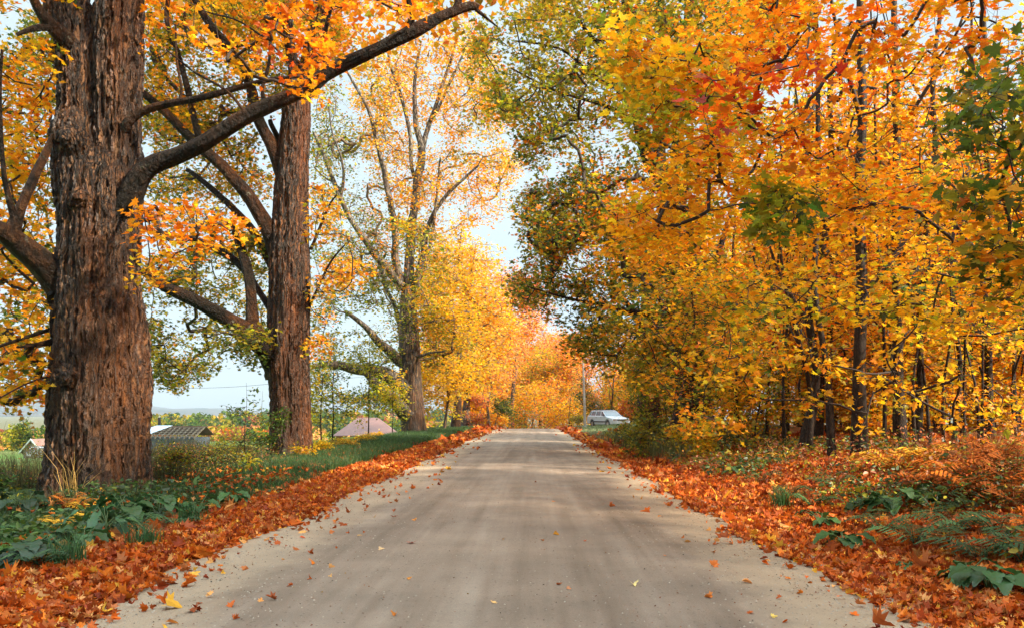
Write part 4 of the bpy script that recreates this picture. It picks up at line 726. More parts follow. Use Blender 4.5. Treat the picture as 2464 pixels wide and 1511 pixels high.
avenue("maple_tree", "dark green rounded tree directly behind the parked car", 1470, 90, 7.6, 3.6, (['G', 'OL', 'YG', 'YO', 'G', 'DG'], [2, 1.4, .8, .8, 1, .8]), 130, 139, r=.15, zlo=.1, cr=1.0, size=.17, gate=.1)
avenue("maple_tree", "yellow-green tree right behind the parked car", 1515, 92, 8, 3.2, (['YG', 'OL', 'Y', 'YO'], [1.4, 1, 1.6, 1]), 170, 140, r=.18, zlo=.1, cr=.8, size=.2)
avenue("bush", "dark red bush at the right end of the parked car", 1508, 79, 2.7, 1.2, (['RD', 'O', 'RD'], [2, 1, 1]), 44, 141, r=.04, zlo=0, cr=.4, size=.13)["category"] = "bush"
avenue("maple_tree", "green-gold tree filling the gap between the parked car and the old maples", 1600, 84, 12, 4.5, (['OL', 'Y', 'YO', 'G'], [1.6, 1.6, 1, 1]), 260, 142, r=.25, zlo=.1, cr=1., size=.23)
avenue("bush", "olive brown bush at the foot of the pole by the crest", 1385, 76, 1.2, .9, (['OL', 'BR', 'YG'], [2, 1, 1]), 30, 143, r=.03, zlo=0, cr=.3, size=.1)["category"] = "bush"

# saplings and bushes between the left trunks
lsap = "saplings between the second and third old maple"
def small(name, label, px, row, d, h, w, pal, n, seed, cr=.34, nl=18, size=.1, r=.035, zlo=.6, cat="tree", group=None, t=LOD1, tw=4, m=None, gate=-.1):
    x = (px - CX) / F * d; z = g1(x, d); P = blob((x, d, z + (h + zlo) / 2), (w, w, (h - zlo) / 2), n, gate, .7, seed, .1)
    o = wtree(name, label, (x, d), (x + .05, d, z + h), r, r * .2, [dict(P=P, cr=cr, nl=nl, size=size, t=t, pal=pal, twr=.004, tw=tw)], cat, group, seed=seed, forks=1 if h < 3 else 2, k=7, bend=.06, leafm=m or M_leaf, tw0=.004); return o
OG = (['OL', 'YG', 'G', 'Y'], [1.8, 1.2, 1.2, .8])
small("sapling", "thin green-gold sapling just right of the second old maple's trunk", 800, 1060, 33, 4.6, 1.1, OG, 60, 151, group=lsap)
small("sapling", "thin green-gold sapling in front of the red roofed house", 886, 1050, 40, 5.2, 1.2, OG, 64, 152, group=lsap)
small("sapling", "bushy olive sapling against the right side of the second old maple", 772, 1075, 31, 3.6, .8, OG, 40, 153, group=lsap)
small("sapling", "yellowish sapling just left of the third old maple", 945, 1045, 52, 4.2, 1.2, (['Y', 'YG', 'OL'], [1.6, 1.4, 1]), 60, 154, group=lsap, cr=.4, size=.14)
small("sapling", "spindly sapling with small dark oval leaves standing in the dry weeds", 588, 1130, 22, 2.3, .75, (['G', 'DG', 'OL'], [2, 1, 1.2]), 34, 155, cr=.24, nl=12, size=.075, t=OVAL, r=.014)
small("sapling", "dark green leafy bush hugging the left side of the second old maple", 628, 1110, 25.5, 2.1, .62, (['G', 'DG', 'OL'], [2, 1, 1.2]), 44, 156, cr=.26, nl=18, size=.08, t=OVAL, r=.014)
gG = "goldenrod clumps along the left bank"
for i, (px, d, h, w, lab) in enumerate([(790, 29, .95, .55, "yellow goldenrod clump nearest the second old maple's foot"), (826, 33, 1.0, .6, "bright yellow goldenrod clump in the middle of the left bank"), (872, 38, 1.15, .6, "tall yellow goldenrod clump below the red roofed house"), (850, 35.5, .9, .6, "low yellow goldenrod clump between two taller ones"), (912, 46, 1.0, .8, "far pale yellow goldenrod clump near the third old maple")]):
    small("goldenrod_clump", lab, px, 0, d, h * .42, w, (['Y', 'YG', 'PY'], [2, 1.3, 1]), 34, 160 + i, cr=.2, nl=34, size=.05, r=.01, zlo=.2, cat="plant", group=gG, t=LOD2)
small("sapling", "tiny yellow maple seedling in the grass left of the leaf strip", 604, 1130, 19.5, .55, .3, (['Y', 'YG'], [2, 1]), 7, 171, cr=.16, nl=8, size=.09, r=.006, zlo=.2, cat="plant")
small("bush", "yellow-leaved seedlings round the foot of the second old maple", 735, 1090, 25.8, .8, .4, (['Y', 'YG', 'YO'], [2, 1, 1]), 16, 172, cr=.2, nl=12, size=.09, r=.008, zlo=.1, cat="bush")
small("bush", "small red-leaved shrub in front of the parked car", 1488, 1040, 44, 1.3, .55, (['RD', 'RD', 'BR', 'OL'], [2, 2, 1, .8]), 22, 173, cr=.2, nl=14, size=.1, r=.012, zlo=.15, cat="bush")
small("bush", "grey-green bush in the far pasture beside the barn", 105, 1080, 84, 1.8, 1.6, (['OL', 'BR', 'G'], [2, 1.3, 1]), 50, 174, cr=.5, nl=26, size=.13, zlo=0, cat="bush", r=.03, t=LOD2)
small("bush", "dim tangled shrub at the left edge of the frame by the pasture", -30, 1120, 15, 1.5, .45, (['DG', 'OL', 'BR'], [2, 1, .6]), 26, 175, cr=.26, nl=14, size=.09, zlo=.1, cat="bush", r=.012, t=OVAL)
for i, (px, d, h, w, lab) in enumerate([(1560, 27, 1.6, .9, "olive bush below the big old maple on the right"), (1640, 24, 1.3, .8, "yellow-green bush at the foot of the big old maple on the right"), (1545, 36, 1.3, .8, "dark green bush at the lawn's near corner on the right"), (1600, 36, 3.4, 1.6, "tall dark bush between the two old maples on the right")]):
    small("bush", lab, px, 0, d, h, w, (['OL', 'G', 'YG', 'BR'] if i != 1 else ['YG', 'Y', 'OL', 'YO'], [2, 2, 1, .5]), 50 if h < 2 else 110, 180 + i, cr=.3, nl=22, size=.09, r=.015, zlo=0, cat="bush", t=LOD1)

for i, (px, d, h, w, lab) in enumerate([(400, 19, .95, .5, "dusky weed bush just right of the first old maple"), (462, 20.5, 1.1, .6, "tallest olive brown weed bush between the first two maples"), (525, 21.5, .95, .6, "broad olive weed bush halfway between the first two maples"), (575, 23, .9, .5, "brownish weed bush beside the spindly sapling"), (430, 17.5, .6, .5, "low dark weed bush behind the burdocks")]):
    small("weed_bush", lab, px, 0, d, h, w, (['DG', 'OL', 'BR', 'G', 'OL'], [1.6, 1.6, .8, 1.2, 1]), 44, 210 + i, cr=.22, nl=26, size=.05, r=.008, zlo=0, cat="bush", t=OVAL, group="dusky weed bushes between the first two maples")
# far woods
def woods(name, label, rows, pal, seed, size, squash=.75):
    mb = MB()
    for (px0, px1, d0, d1, n, h0, h1, npt) in rows:
        for i in range(n):
            d = rng.uniform(d0, d1); x = (rng.uniform(px0, px1) - CX) / F * d; h = rng.uniform(h0, h1); z = g1(x, d); q = blob((x, d, z + h * .5), (h * .36, h * .36, h * .5), npt, -2, 1, seed, .5)
            nm = [pal[0][int(rng.choice(len(pal[0]), p=np.array(pal[1]) / sum(pal[1])))]]; leaves(mb, q, size * (d / 300), pick(q, nm, [1], 1, seed, .2), LOD2, .35, .1)
    o = mb.build(name, M_far, smooth=False, tint=True); return tag(o, label, "trees", kind="stuff")
woods("valley_woods", "mixed autumn treeline across the valley beyond the pasture", [(-300, 330, 190, 300, 190, 3.5, 6.5, 60), (340, 1100, 380, 520, 220, 9, 13.5, 50), (600, 1100, 150, 240, 40, 4, 6, 60), (520, 1100, 600, 800, 90, 12, 17, 50)], (['G', 'OL', 'BR', 'DG', 'P'], [2.4, 2, 1.2, 2, .4]), 7, 1.5)
woods("orange_hedgerow", "low band of burnt orange trees in front of the valley treeline", [(340, 660, 250, 300, 130, 3.4, 5.2, 50)], (['BR', 'P', 'OL', 'O'], [2, 1.2, 1.2, .8]), 8, 1.1)
for i, (px, h, lab) in enumerate([(398, 4.5, "left tree of the dark green clump standing above the far orange woods"), (412, 5.3, "tallest tree in the middle of the far dark green clump"), (427, 4.9, "right tree of the far dark green clump")]):
    small("distant_tree", lab, px, 0, 300, h + 3, 2.6, (['DG', 'G'], [1, 1]), 36, 190 + i, cr=1.2, nl=18, size=.7, zlo=1.5, r=.3, tw=0, t=LOD2, m=M_far, group="dark green trees far across the valley", gate=-1)
small("pine_tree", "dark ragged pine beside the pasture barn", 55, 0, 150, 6.5, 2.0, (['OL', 'G', 'DG'], [2, 2, 1]), 90, 194, cr=.8, nl=26, size=.35, zlo=.3, r=.15, tw=0, t=LOD2, m=M_far)

# ---------------------------------------------------------------- leaf litter, grass and plants
def litter(name, label, xs, ys, dens, size, t, pal, edge, lift=.02, up=.78, mask=None, curl=.35, f=1.2, onroad=False):
    A = (xs[1] - xs[0]) * (ys[1] - ys[0]); n = int(A * dens); x = rng.uniform(*xs, n); y = rng.uniform(*ys, n)
    k = rng.uniform(0, 1, n) < edge(x, y); x, y = x[k], y[k]; z = np.where((x > -3.25) & (x < 2.7), np.maximum(road_z(x, y), gz(x, y)), gz(x, y)) + lift * rng.uniform(.2, 1.6, len(x))
    P = np.stack([x, y, z], 1); return P
LP = (['O', 'BR', 'O', 'YO', 'RD', 'O'], [2.2, 2, 2, 1.2, 1, 1]); 
def litpick(P, yel=.06):
    n = len(P); base = np.array([(.52, .105, .010), (.34, .07, .012), (.60, .16, .014), (.26, .04, .008), (.45, .14, .04), (.64, .30, .09)]); i = rng.choice(6, n, p=[.25, .25, .17, .15, .11, .07])
    c = base[i] * np.exp(rng.normal(0, .16, (n, 1))); yl = rng.uniform(0, 1, n) < yel; c[yl] = np.array([.72, .38, .04]) * np.exp(rng.normal(0, .1, (yl.sum(), 1))); return np.clip(c, 0, .9)
def edgeL(x, y):
    p = np.stack([x, y, 0 * x], 1); inn = -3.22 + .2 * vnoise(p, .7, 31) + .1 * vnoise(p, 2.3, 32); out = -4.7 + .35 * vnoise(p, .45, 33) + .2 * vnoise(p, 1.6, 34)
    full = (x < inn) & (x > out); return np.where(full, 1, np.where(x >= inn, .13 * np.exp(-(x - inn) / .22) + .008 * (x < -1.8), np.where(x <= out, .25 * np.exp((x - out) / .5), 0)))
def edgeR(x, y):
    p = np.stack([x, y, 0 * x], 1); inn = 2.55 + .18 * vnoise(p, .7, 35) + .1 * vnoise(p, 2.3, 36); out = np.interp(y, [0, 25, 40, 55, 75], [12.5, 12.5, 6.5, 3.9, 3.5]) + .6 * vnoise(p, .5, 37)
    w = np.where(vnoise(p, .55, 38) > .3, .5, 1) ; w = np.where(x < 4.4, 1, w)
    return np.where((x > inn) & (x < out), w, np.where(x <= inn, .13 * np.exp((x - inn) / .16) + .004 * (x > 1.6), 0))
for nm, lb, ed, xs in (("fallen_leaves", "thick band of orange and rust fallen leaves along the left edge of the road", edgeL, (-7.2, -1.6)), ("fallen_leaves", "broad carpet of orange fallen leaves covering the right roadside and wood floor", edgeR, (1.4, 13.2))):
    mb = MB()
    for ys, dens, size, t, u in (((3.2, 10), 600, .061, LOD0, .62), ((10, 20), 420, .069, LOD0, .64), ((20, 36), 170, .10, LOD1, .75), ((36, 60), 60, .18, LOD2, .7), ((60, 92), 26, .28, LOD2, .7)):
        P = litter(nm, lb, xs, ys, dens, size, t, LP, ed); leaves(mb, P, size * np.exp(rng.normal(0, .34, len(P))), litpick(P), t, u, .6)
    tag(mb.build(nm, M_litter, smooth=False, tint=True), lb, "fallen leaves", kind="stuff")
# crumbs of leaf and small stones on the gravel
mb = MB(); n = 5500; y = 4.0 + 36 * rng.uniform(0, 1, n) ** 1.7; e = rng.uniform(0, 1, n); x = np.where(e < .36, -3.0 + rng.exponential(.45, n), np.where(e < .7, 2.45 - rng.exponential(.38, n), rng.uniform(-3, 2.4, n))); k = (x > -3.1) & (x < 2.6); x, y = x[k], y[k]
P = np.stack([x, y, road_z(x, y) + .006], 1); cc = litpick(P, .03) * .35; cc[rng.uniform(0, 1, len(P)) < .3] = (.03, .025, .018); leaves(mb, P, rng.uniform(.005, .022, len(P)), cc, LOD2, .85)
tag(mb.build("leaf_crumbs", M_litter, smooth=False, tint=True), "dark crumbs of broken leaf scattered over the gravel", "leaf crumbs", kind="stuff")
mb = MB(); n = 9000; y = 4.0 + 22 * rng.uniform(0, 1, n) ** 1.7; e = rng.uniform(0, 1, n); x = np.where(e < .45, -3.1 + rng.exponential(.4, n), np.where(e < .85, 2.55 - rng.exponential(.35, n), rng.uniform(-3, 2.4, n))); k = (x > -3.2) & (x < 2.65); x, y = x[k], y[k]; n = len(x)
V = np.array([[1, 0, 0], [0, 1, 0], [-1, 0, 0], [0, -1, 0], [0, 0, .8]]); s_ = rng.uniform(.004, .013, n); th = rng.uniform(0, 6.28, n); ca, sa = np.cos(th), np.sin(th)
Q = np.stack([V[None, :, 0] * ca[:, None] - V[None, :, 1] * sa[:, None] * .7, V[None, :, 0] * sa[:, None] + V[None, :, 1] * ca[:, None] * .7, np.broadcast_to(V[:, 2], (n, 5))], 2) * s_[:, None, None] + np.stack([x, y, road_z(x, y)], 1)[:, None]
fa = np.array([[0, 1, 4], [1, 2, 4], [2, 3, 4], [3, 0, 4]]); mb.quads(Q.reshape(-1, 3), (fa[None] + (np.arange(n) * 5)[:, None, None]).reshape(-1, 3))
tag(mb.build("road_gravel", simple("stone", (.3, .25, .19), .8, var=.4, scale=40)), "loose pale grit along the edges of the road", "gravel", kind="stuff")

# single leaves lying on the road, each where it lies
RL = [(990, 1302, 30, (.62, .06, .008), "bright red-orange maple leaf lying flat left of the road's middle"), (653, 1436, 34, (.3, .07, .02), "curled brown-red leaf in the lower left of the gravel"), (700, 1404, 20, (.5, .1, .015), "small upright red leaf left of centre above the curled brown one"),
 (950, 1474, 22, (.55, .2, .04), "orange-tan leaf near the bottom of the picture, left of centre"), (1188, 1443, 22, (.7, .42, .16), "pale tan leaf near the bottom centre of the gravel"), (1345, 1401, 18, (.35, .1, .03), "small brown leaf, left of a close pair below the middle of the road"), (1367, 1410, 15, (.55, .22, .09), "small tan leaf, right of a close pair below the middle of the road"),
 (1525, 1402, 26, (.75, .6, .25), "pale cream-yellow leaf right of centre in the foreground"), (1718, 1357, 32, (.6, .16, .03), "orange-brown curled leaf in the right wheel track"), (1795, 1396, 30, (.66, .27, .08), "folded pale orange leaf in the right foreground"), (1655, 1301, 20, (.7, .33, .08), "small gold leaf on the right half of the road"),
 (1706, 1431, 26, (.62, .2, .04), "orange leaf below the folded pale one in the right foreground"), (1805, 1468, 24, (.45, .1, .02), "rust leaf near the bottom right of the gravel"), (1860, 1478, 22, (.7, .5, .12), "yellow leaf near the bottom right of the gravel"), (1910, 1316, 18, (.6, .36, .06), "yellowish leaf at the right edge of the gravel"),
 (1336, 1282, 18, (.62, .28, .03), "golden leaf right of centre, level with the bright red-orange one"), (1305, 1296, 12, (.3, .09, .02), "dark brown leaf speck just below the golden leaf"), (1210, 1294, 14, (.7, .45, .25), "pale leaf standing on edge near the middle of the road"), (1407, 1297, 11, (.4, .08, .02), "small russet leaf right of the golden one"),
 (918, 1317, 22, (.62, .4, .2), "pale tan leaf left of the bright red-orange leaf"), (997, 1248, 16, (.7, .3, .08), "small orange leaf above the bright red-orange one"), (864, 1283, 16, (.55, .3, .1), "tan leaf on the left third of the road"), (983, 1388, 16, (.62, .25, .05), "small orange leaf below the bright red-orange one"),
 (1472, 1215, 17, (.62, .16, .04), "small orange leaf on the right half farther up the road"), (1331, 1203, 12, (.6, .2, .05), "tiny orange leaf in the middle distance of the road"), (1288, 1157, 9, (.3, .08, .02), "tiny brown leaf in the middle of the road, far up"), (468, 1380, 34, (.75, .4, .06), "yellow-orange leaf on the gravel beside the left leaf band"),
 (412, 1492, 36, (.66, .25, .05), "flat orange leaf near the bottom left of the gravel"), (463, 1465, 40, (.35, .09, .03), "crumpled brown leaf beside the left leaf band near the bottom"), (567, 1482, 24, (.5, .12, .03), "small rust leaf at the bottom left of the road"), (712, 1318, 24, (.42, .13, .04), "crumpled orange-brown leaf on the left shoulder"),
 (726, 1290, 18, (.6, .08, .015), "small red leaf on the left shoulder of loose gravel"), (795, 1381, 14, (.7, .38, .12), "tiny pale orange leaf in the left wheel track"), (2107, 1474, 38, (.62, .18, .04), "orange leaf at the lower right corner of the gravel"), (2113, 1505, 30, (.2, .03, .015), "dark maroon leaf at the lower right corner of the gravel"),
 (1600, 1332, 13, (.5, .2, .08), "small tan leaf right of centre, above the cream-yellow one"), (1585, 1240, 12, (.65, .3, .1), "tiny orange leaf right of centre farther up the road"), (1700, 1195, 13, (.6, .18, .05), "tiny orange leaf at the right edge of the gravel, far up"), (1030, 1172, 10, (.5, .12, .03), "tiny rust leaf on the left half of the road, far up")]
for px, py, w, colr, lab in RL:
    d = EYE * F / (py - HY); 
    for _ in range(3): zz = float(road_z(np.array([(px - CX) / F * d]), np.array([d]))[0]) + .02; d = (EYE - zz) * F / (py - HY)
    x = (px - CX) / F * d; mb = MB(); leaves(mb, np.array([[0., 0, 0]]), w / F * d * .8, [colr], LOD0, .86, .55)
    zmin = min(v[:, 2].min() for v in mb.V); o = mb.build("fallen_leaf", M_litter, smooth=False, tint=True); o.location = (x, d, zz - .02 - zmin * .85 + .002); tag(o, lab, "leaf", "single leaves on the gravel")

def blades(mb, x, y, h, w, col, lean=.35, zoff=-.02, wind=(0, 0)):
    n = len(x); z = gz(x, y) + zoff; a = rng.uniform(0, 6.283, n); b = rng.uniform(0, 6.283, n); l = np.abs(rng.normal(0, lean, n)) * h
    dx, dy = np.cos(a) * w / 2, np.sin(a) * w / 2; lx, ly = np.cos(b) * l + wind[0] * h, np.sin(b) * l + wind[1] * h; P = np.stack([x, y, z], 1)
    o = np.stack([dx, dy, 0 * dx], 1); m = P + np.stack([lx * .3, ly * .3, h * .6], 1); t = P + np.stack([lx, ly, h], 1)
    V = np.stack([P - o, P + o, m + o * .7, m - o * .7, t], 1).reshape(-1, 3); k = (np.arange(n) * 5)[:, None]
    lo = np.concatenate([k + 0, k + 1, k + 2, k + 3, k + 3, k + 2, k + 4], 1).ravel(); ct = np.tile([4, 3], n); mb.add(V, lo, ct, np.repeat(col, 2, 0))
def gcol(n, a, b, j=.25): t = rng.uniform(0, 1, (n, 1)); return np.clip((np.array(a) * (1 - t) + np.array(b) * t) * np.exp(rng.normal(0, j, (n, 1))), 0, .9)
def noisekeep(x, y, f, th, s): k = vnoise(np.stack([x, y, 0 * x], 1), f, s) > th; return x[k], y[k]
mb = MB()
for y0, y1, n, h, w in ((11, 20, 26000, .13, .009), (20, 34, 42000, .24, .012), (34, 70, 46000, .3, .024), (70, 84, 10000, .25, .05)):
    x = rng.uniform(-7.6 if y0 < 34 else -8.4, -4.6, n); y = rng.uniform(y0, y1, n); k = x < -4.75 + .3 * vnoise(np.stack([x, y, 0 * x], 1), .6, 51); x, y = x[k], y[k]
    if y0 < 20: x, y = noisekeep(x, y, .7, -.25, 52)
    blades(mb, x, y, h * rng.uniform(.5, 1.4, len(x)), w, gcol(len(x), (.022, .07, .014), (.07, .12, .03), .4))
lt = MB(); x = rng.uniform(-7.5, -5, 2600); y = 11 + 50 * rng.uniform(0, 1, 2600) ** .9; leaves(lt, np.stack([x, y, gz(x, y) + .12 + .05 * rng.uniform(0, 1, 2600)], 1), .085, litpick(np.stack([x, y, x], 1), .05), LOD1, .6, .6); tag(lt.build('leaves_in_grass', M_litter, smooth=False, tint=True), 'scattered orange leaves caught in the green grass of the left bank', 'fallen leaves', kind='stuff')
tag(mb.build("grass_verge", M_grass, smooth=False, tint=True), "lush green grass on the left bank beside the leaf band", "grass", kind="stuff")
mb = MB()
for y0, y1, n, h, w in ((42, 58, 16000, .26, .03), (58, 84, 26000, .3, .045)):
    x = rng.uniform(3.3, 13, n); y = rng.uniform(y0, y1, n); k = x > 3.5 + .3 * vnoise(np.stack([x, y, 0 * x], 1), .5, 53); x, y = x[k], y[k]; blades(mb, x, y, h * rng.uniform(.5, 1.3, len(x)), w, gcol(len(x), (.13, .2, .08), (.26, .3, .16)))
tag(mb.build("grass_lawn", M_grass, smooth=False, tint=True), "sunlit pale green lawn in front of the parked car", "grass", kind="stuff")
mb = MB()
for (x0, x1, y0, y1, n, h, w, ca, cb, th) in ((-13, -7.3, 17, 25, 17000, .66, .007, (.02, .028, .008), (.085, .065, .02), -.2), (-11, -6.9, 24.5, 28.5, 9000, .5, .012, (.07, .07, .02), (.3, .18, .04), -.1), (-16, -8.2, 28, 46, 16000, .25, .018, (.06, .07, .02), (.2, .17, .05), -.2), (-18, -10, 10, 17, 12000, .26, .011, (.04, .06, .02), (.14, .13, .05), -.1), (-34, -16, 16, 44, 9000, .22, .03, (.09, .17, .04), (.2, .22, .08), .1), (3.6, 8, 25, 44, 9000, .45, .016, (.05, .08, .02), (.17, .15, .04), -.1), (8, 16, 11, 20, 4000, .45, .01, (.1, .05, .02), (.3, .15, .04), .1), (-9.0, -5.2, 7.5, 14.8, 9000, .3, .008, (.02, .05, .015), (.07, .11, .03), -.05)):
    x = rng.uniform(x0, x1, n); y = rng.uniform(y0, y1, n); x, y = noisekeep(x, y, .5, th, 55); k = np.hypot(x + 8, y - 15.6) > 1.25; x, y = x[k], y[k]
    blades(mb, x, y, h * rng.uniform(.4, 1.5, len(x)), w, gcol(len(x), ca, cb), .28)
tag(mb.build("dry_weeds", M_grass, smooth=False, tint=True), "tangle of tall dry weeds and grasses between the trunks and along the wood's edge", "weeds", kind="stuff")
# leafy undergrowth
mb = MB()
def cover(x0, x1, y0, y1, n, h, size, names, th, f, s, t=OVAL, avoid=True):
    x = rng.uniform(x0, x1, n); y = rng.uniform(y0, y1, n); x, y = noisekeep(x, y, f, th, s)
    if avoid: k = (x > 2.9) | (x < -4.9); x, y = x[k], y[k]
    z = gz(x, y) + h * rng.uniform(0, 1, len(x)) ** 1.3 * (1 + .6 * vnoise(np.stack([x, y, 0 * x], 1), .9, s + 1)); P = np.stack([x, y, z], 1); leaves(mb, P, size * np.exp(rng.normal(0, .3, len(x))), pick(P, names, [1] * len(names), 1.2, s), t, .6, .3)
cover(-13, -6.8, 17, 25, 24000, .55, .038, ['DG', 'BR', 'DG', 'OL', 'DG'], -.3, .5, 61)
cover(-9, -5.1, 6.8, 14.6, 7000, .28, .07, ['DG', 'G', 'DG'], -.05, .6, 62)
cover(-14, -8.6, 9, 16, 6000, .22, .07, ['DG', 'G', 'OL'], -.1, .6, 63)
cover(4.3, 10.5, 5.5, 16, 22000, .3, .055, ['DG', 'G', 'DG', 'OL'], .08, .55, 64)
cover(5.0, 12, 8, 18, 9000, .45, .06, ['BR', 'DG', 'BR', 'OL'], .1, .5, 69)
cover(3.9, 8.5, 16, 32, 12000, .28, .075, ['DG', 'G', 'OL', 'BR'], .08, .45, 65)
cover(3.9, 9, 28, 46, 9000, .7, .1, ['OL', 'G', 'YG', 'DG'], -.1, .4, 66)
cover(-16, -9.5, 27, 48, 7000, .25, .1, ['OL', 'G', 'YG', 'Y'], -.05, .35, 67)
cover(7.0, 14, 7, 19, 9000, .5, .07, ['BR', 'O', 'YO', 'BR'], .0, .5, 68, LOD1)
tag(mb.build("undergrowth", M_green, smooth=False, tint=True), "leafy undergrowth filling the roadside between plants and trunks", "undergrowth", kind="stuff")

def rosette(name, label, x, y, n, L_, wid, h, col, t, seed, cat="plant", group=None, droop=.5):
    """broad leaves on arching stalks from one crown"""
    z = g1(x, y); root = empty(name, (x, y, z)); tag(root, label, cat, group); g = random.Random(seed); st = MB(); lv = []; 
    for i in range(n):
        a = i / n * 6.283 + g.uniform(-.4, .4); l = g.uniform(.35, 1) * h; rr = l * g.uniform(.35, .9); e = np.array([math.cos(a) * rr, math.sin(a) * rr, l * g.uniform(.75, 1)]); st.tubes(np.array([[0, 0, -.03], e * [.35, .35, .65], e]), np.array([.008, .007, .005]), 5, col=(.1, .14, .04)); lv.append((a, e, L_ * g.uniform(.6, 1.15)))
    st.build("stalks", M_twig if name == "fern" else M_stalk, root)
    V0, Lp, Ct = t
    for i, (a, e, s) in enumerate(lv):
        # finely divided blade so that it can arch
        nu, nv = 7, 14; vs = np.linspace(0, 1, nv); prof = (np.sin(np.pi * np.clip(vs, .012, 1) ** .55) ** .75 if t is HEART else np.sin(np.pi * np.clip(vs, .01, 1) ** .85)) * wid / 2
        u = np.linspace(-1, 1, nu); U, Vv = np.meshgrid(u, vs); wv = 1 + .10 * np.sin(Vv * 23 + U * 3 + i) * (np.abs(U) > .9)
        xl = U * prof[:, None] * s * wv; dist = Vv * s; dr = droop * Vv ** 2 * s; yl = dist; zl = -dr + .16 * np.abs(U) * prof[:, None] * s * (2 if t is LANCE else 1) + .045 * s * np.sin(Vv * 17 + i + U) * np.abs(U)
        ca, sa = math.cos(a), math.sin(a); Q3 = np.stack([e[0] + yl * ca - xl * sa, e[1] + yl * sa + xl * ca, e[2] + zl], -1); ii = np.arange(nv - 1)[:, None] * nu + np.arange(nu - 1)[None]
        c = np.array(col) * math.exp(g.gauss(0, .22)); MB().quads(Q3.reshape(-1, 3), np.stack([ii, ii + 1, ii + nu + 1, ii + nu], -1).reshape(-1, 4), c).build("leaf", M_green, root, tint=True)
    return root
M_stalk = simple("green_stalk", (.07, .11, .03), .6)
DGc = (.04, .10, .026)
def at(px, py, zh=.12):                                # ground point whose plant is seen around this place
    d = 12.
    for _ in range(12): x = (px - CX) / F * d; d = .5 * d + .5 * max(4., (EYE - g1(x, d) - zh) * F / (py - HY))
    return (px - CX) / F * d, d
gBd = "burdock plants by the road"
for i, (px, py, n, L_, h, lab) in enumerate([(385, 1222, 8, .34, .32, "broad-leaved burdock at the right foot of the first old maple"), (300, 1235, 8, .36, .34, "broad-leaved burdock directly in front of the first old maple"), (480, 1215, 7, .3, .26, "small burdock between the first old maple and the leaf band"), (560, 1200, 6, .26, .22, "burdock clump farthest up the left verge"), (200, 1290, 8, .34, .26, "burdock in the shade left of the pointed-leaf plant"), (60, 1330, 8, .34, .3, "dark burdock low on the left, partly under fallen leaves"), (60, 1220, 8, .4, .4, "dark burdock at the left foot of the first old maple"), (660, 1172, 5, .2, .1, "single dark burdock tuft poking into the left leaf band"),
   (2140, 1215, 8, .4, .34, "largest burdock on the right bank with rounded upright leaves"), (2080, 1205, 6, .34, .26, "burdock just left of the largest one on the right bank"), (2030, 1290, 6, .3, .2, "low burdock lying over the leaf carpet, right of the gravel"), (1975, 1245, 6, .26, .2, "burdock nearest the gravel halfway up the right bank"), (2380, 1385, 8, .34, .2, "sprawling burdock at the lower right of the leaf carpet"), (2330, 1370, 6, .3, .2, "smaller burdock joined to the sprawling one at lower right"), (2185, 1335, 3, .16, .08, "lone small burdock sprout amid fallen leaves on the right"), (1760, 1130, 6, .3, .28, "burdock tuft beside the leaf carpet far up on the right"), (2220, 1190, 7, .32, .3, "burdock behind the largest one on the right bank")]):
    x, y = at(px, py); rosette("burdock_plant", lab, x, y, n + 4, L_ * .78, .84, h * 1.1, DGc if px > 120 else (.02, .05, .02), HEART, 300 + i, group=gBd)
x, y = at(255, 1262, .1); rosette("pointed_leaf_plant", "plant with long pointed bluish green arching leaves in front of the first old maple", x, y, 15, .34, .3, .34, (.04, .11, .04), LANCE, 330, droop=.9)
x, y = at(265, 1240, .1); rosette("pointed_leaf_plant", "second smaller pointed-leaf plant tucked behind the bluish green one", x - .1, y + .3, 11, .28, .3, .36, (.035, .1, .045), LANCE, 331, droop=.8)

def fern(label, x, y, n, L_, h, col, seed, group):
    z = g1(x, y); root = empty("fern", (x, y, z)); tag(root, label, "fern", group); g = random.Random(seed)
    for i in range(n):
        a = i / n * 6.283 + g.uniform(-.5, .5); mb = MB(); t = np.linspace(0, 1, 15); l = L_ * g.uniform(.7, 1.15); hh = h * g.uniform(.7, 1.2); dr = g.uniform(.4, 1)
        ax = np.stack([np.cos(a) * l * t, np.sin(a) * l * t, hh * np.sin(t * 2.2) - dr * hh * t ** 2 * .6], 1); mb.tubes(ax, .005 * (1 - t * .8), 4, col=np.array(col) * .6)
        c = np.array(col) * math.exp(g.gauss(0, .3))
        for j in range(2, 14):
            for s in (-1, 1):
                w = l * .34 * math.sin(math.pi * min(1, (t[j] * .85 + .12))) ; sd = np.array([-math.sin(a) * s, math.cos(a) * s, 0]); fw = np.array([math.cos(a), math.sin(a), 0]); b = ax[j]; e = b + sd * w + fw * w * .35 + np.array([0, 0, -.18 * w + g.gauss(0, .1) * w]); m = (b + e) / 2; q = l * .022
                mb.quads(np.array([b - fw * q, b + fw * q, m + fw * q * 1.3, e, m - fw * q * 1.1]), [[0, 1, 2, 3, 4]], c)
        mb.build("frond", M_litter if col[0] > .2 else M_green, root, smooth=False, tint=True)
gF = "ferns at the wood's edge"; FO = (.55, .16, .02); FY = (.62, .33, .03); FB = (.33, .09, .015); FG = (.05, .11, .035)
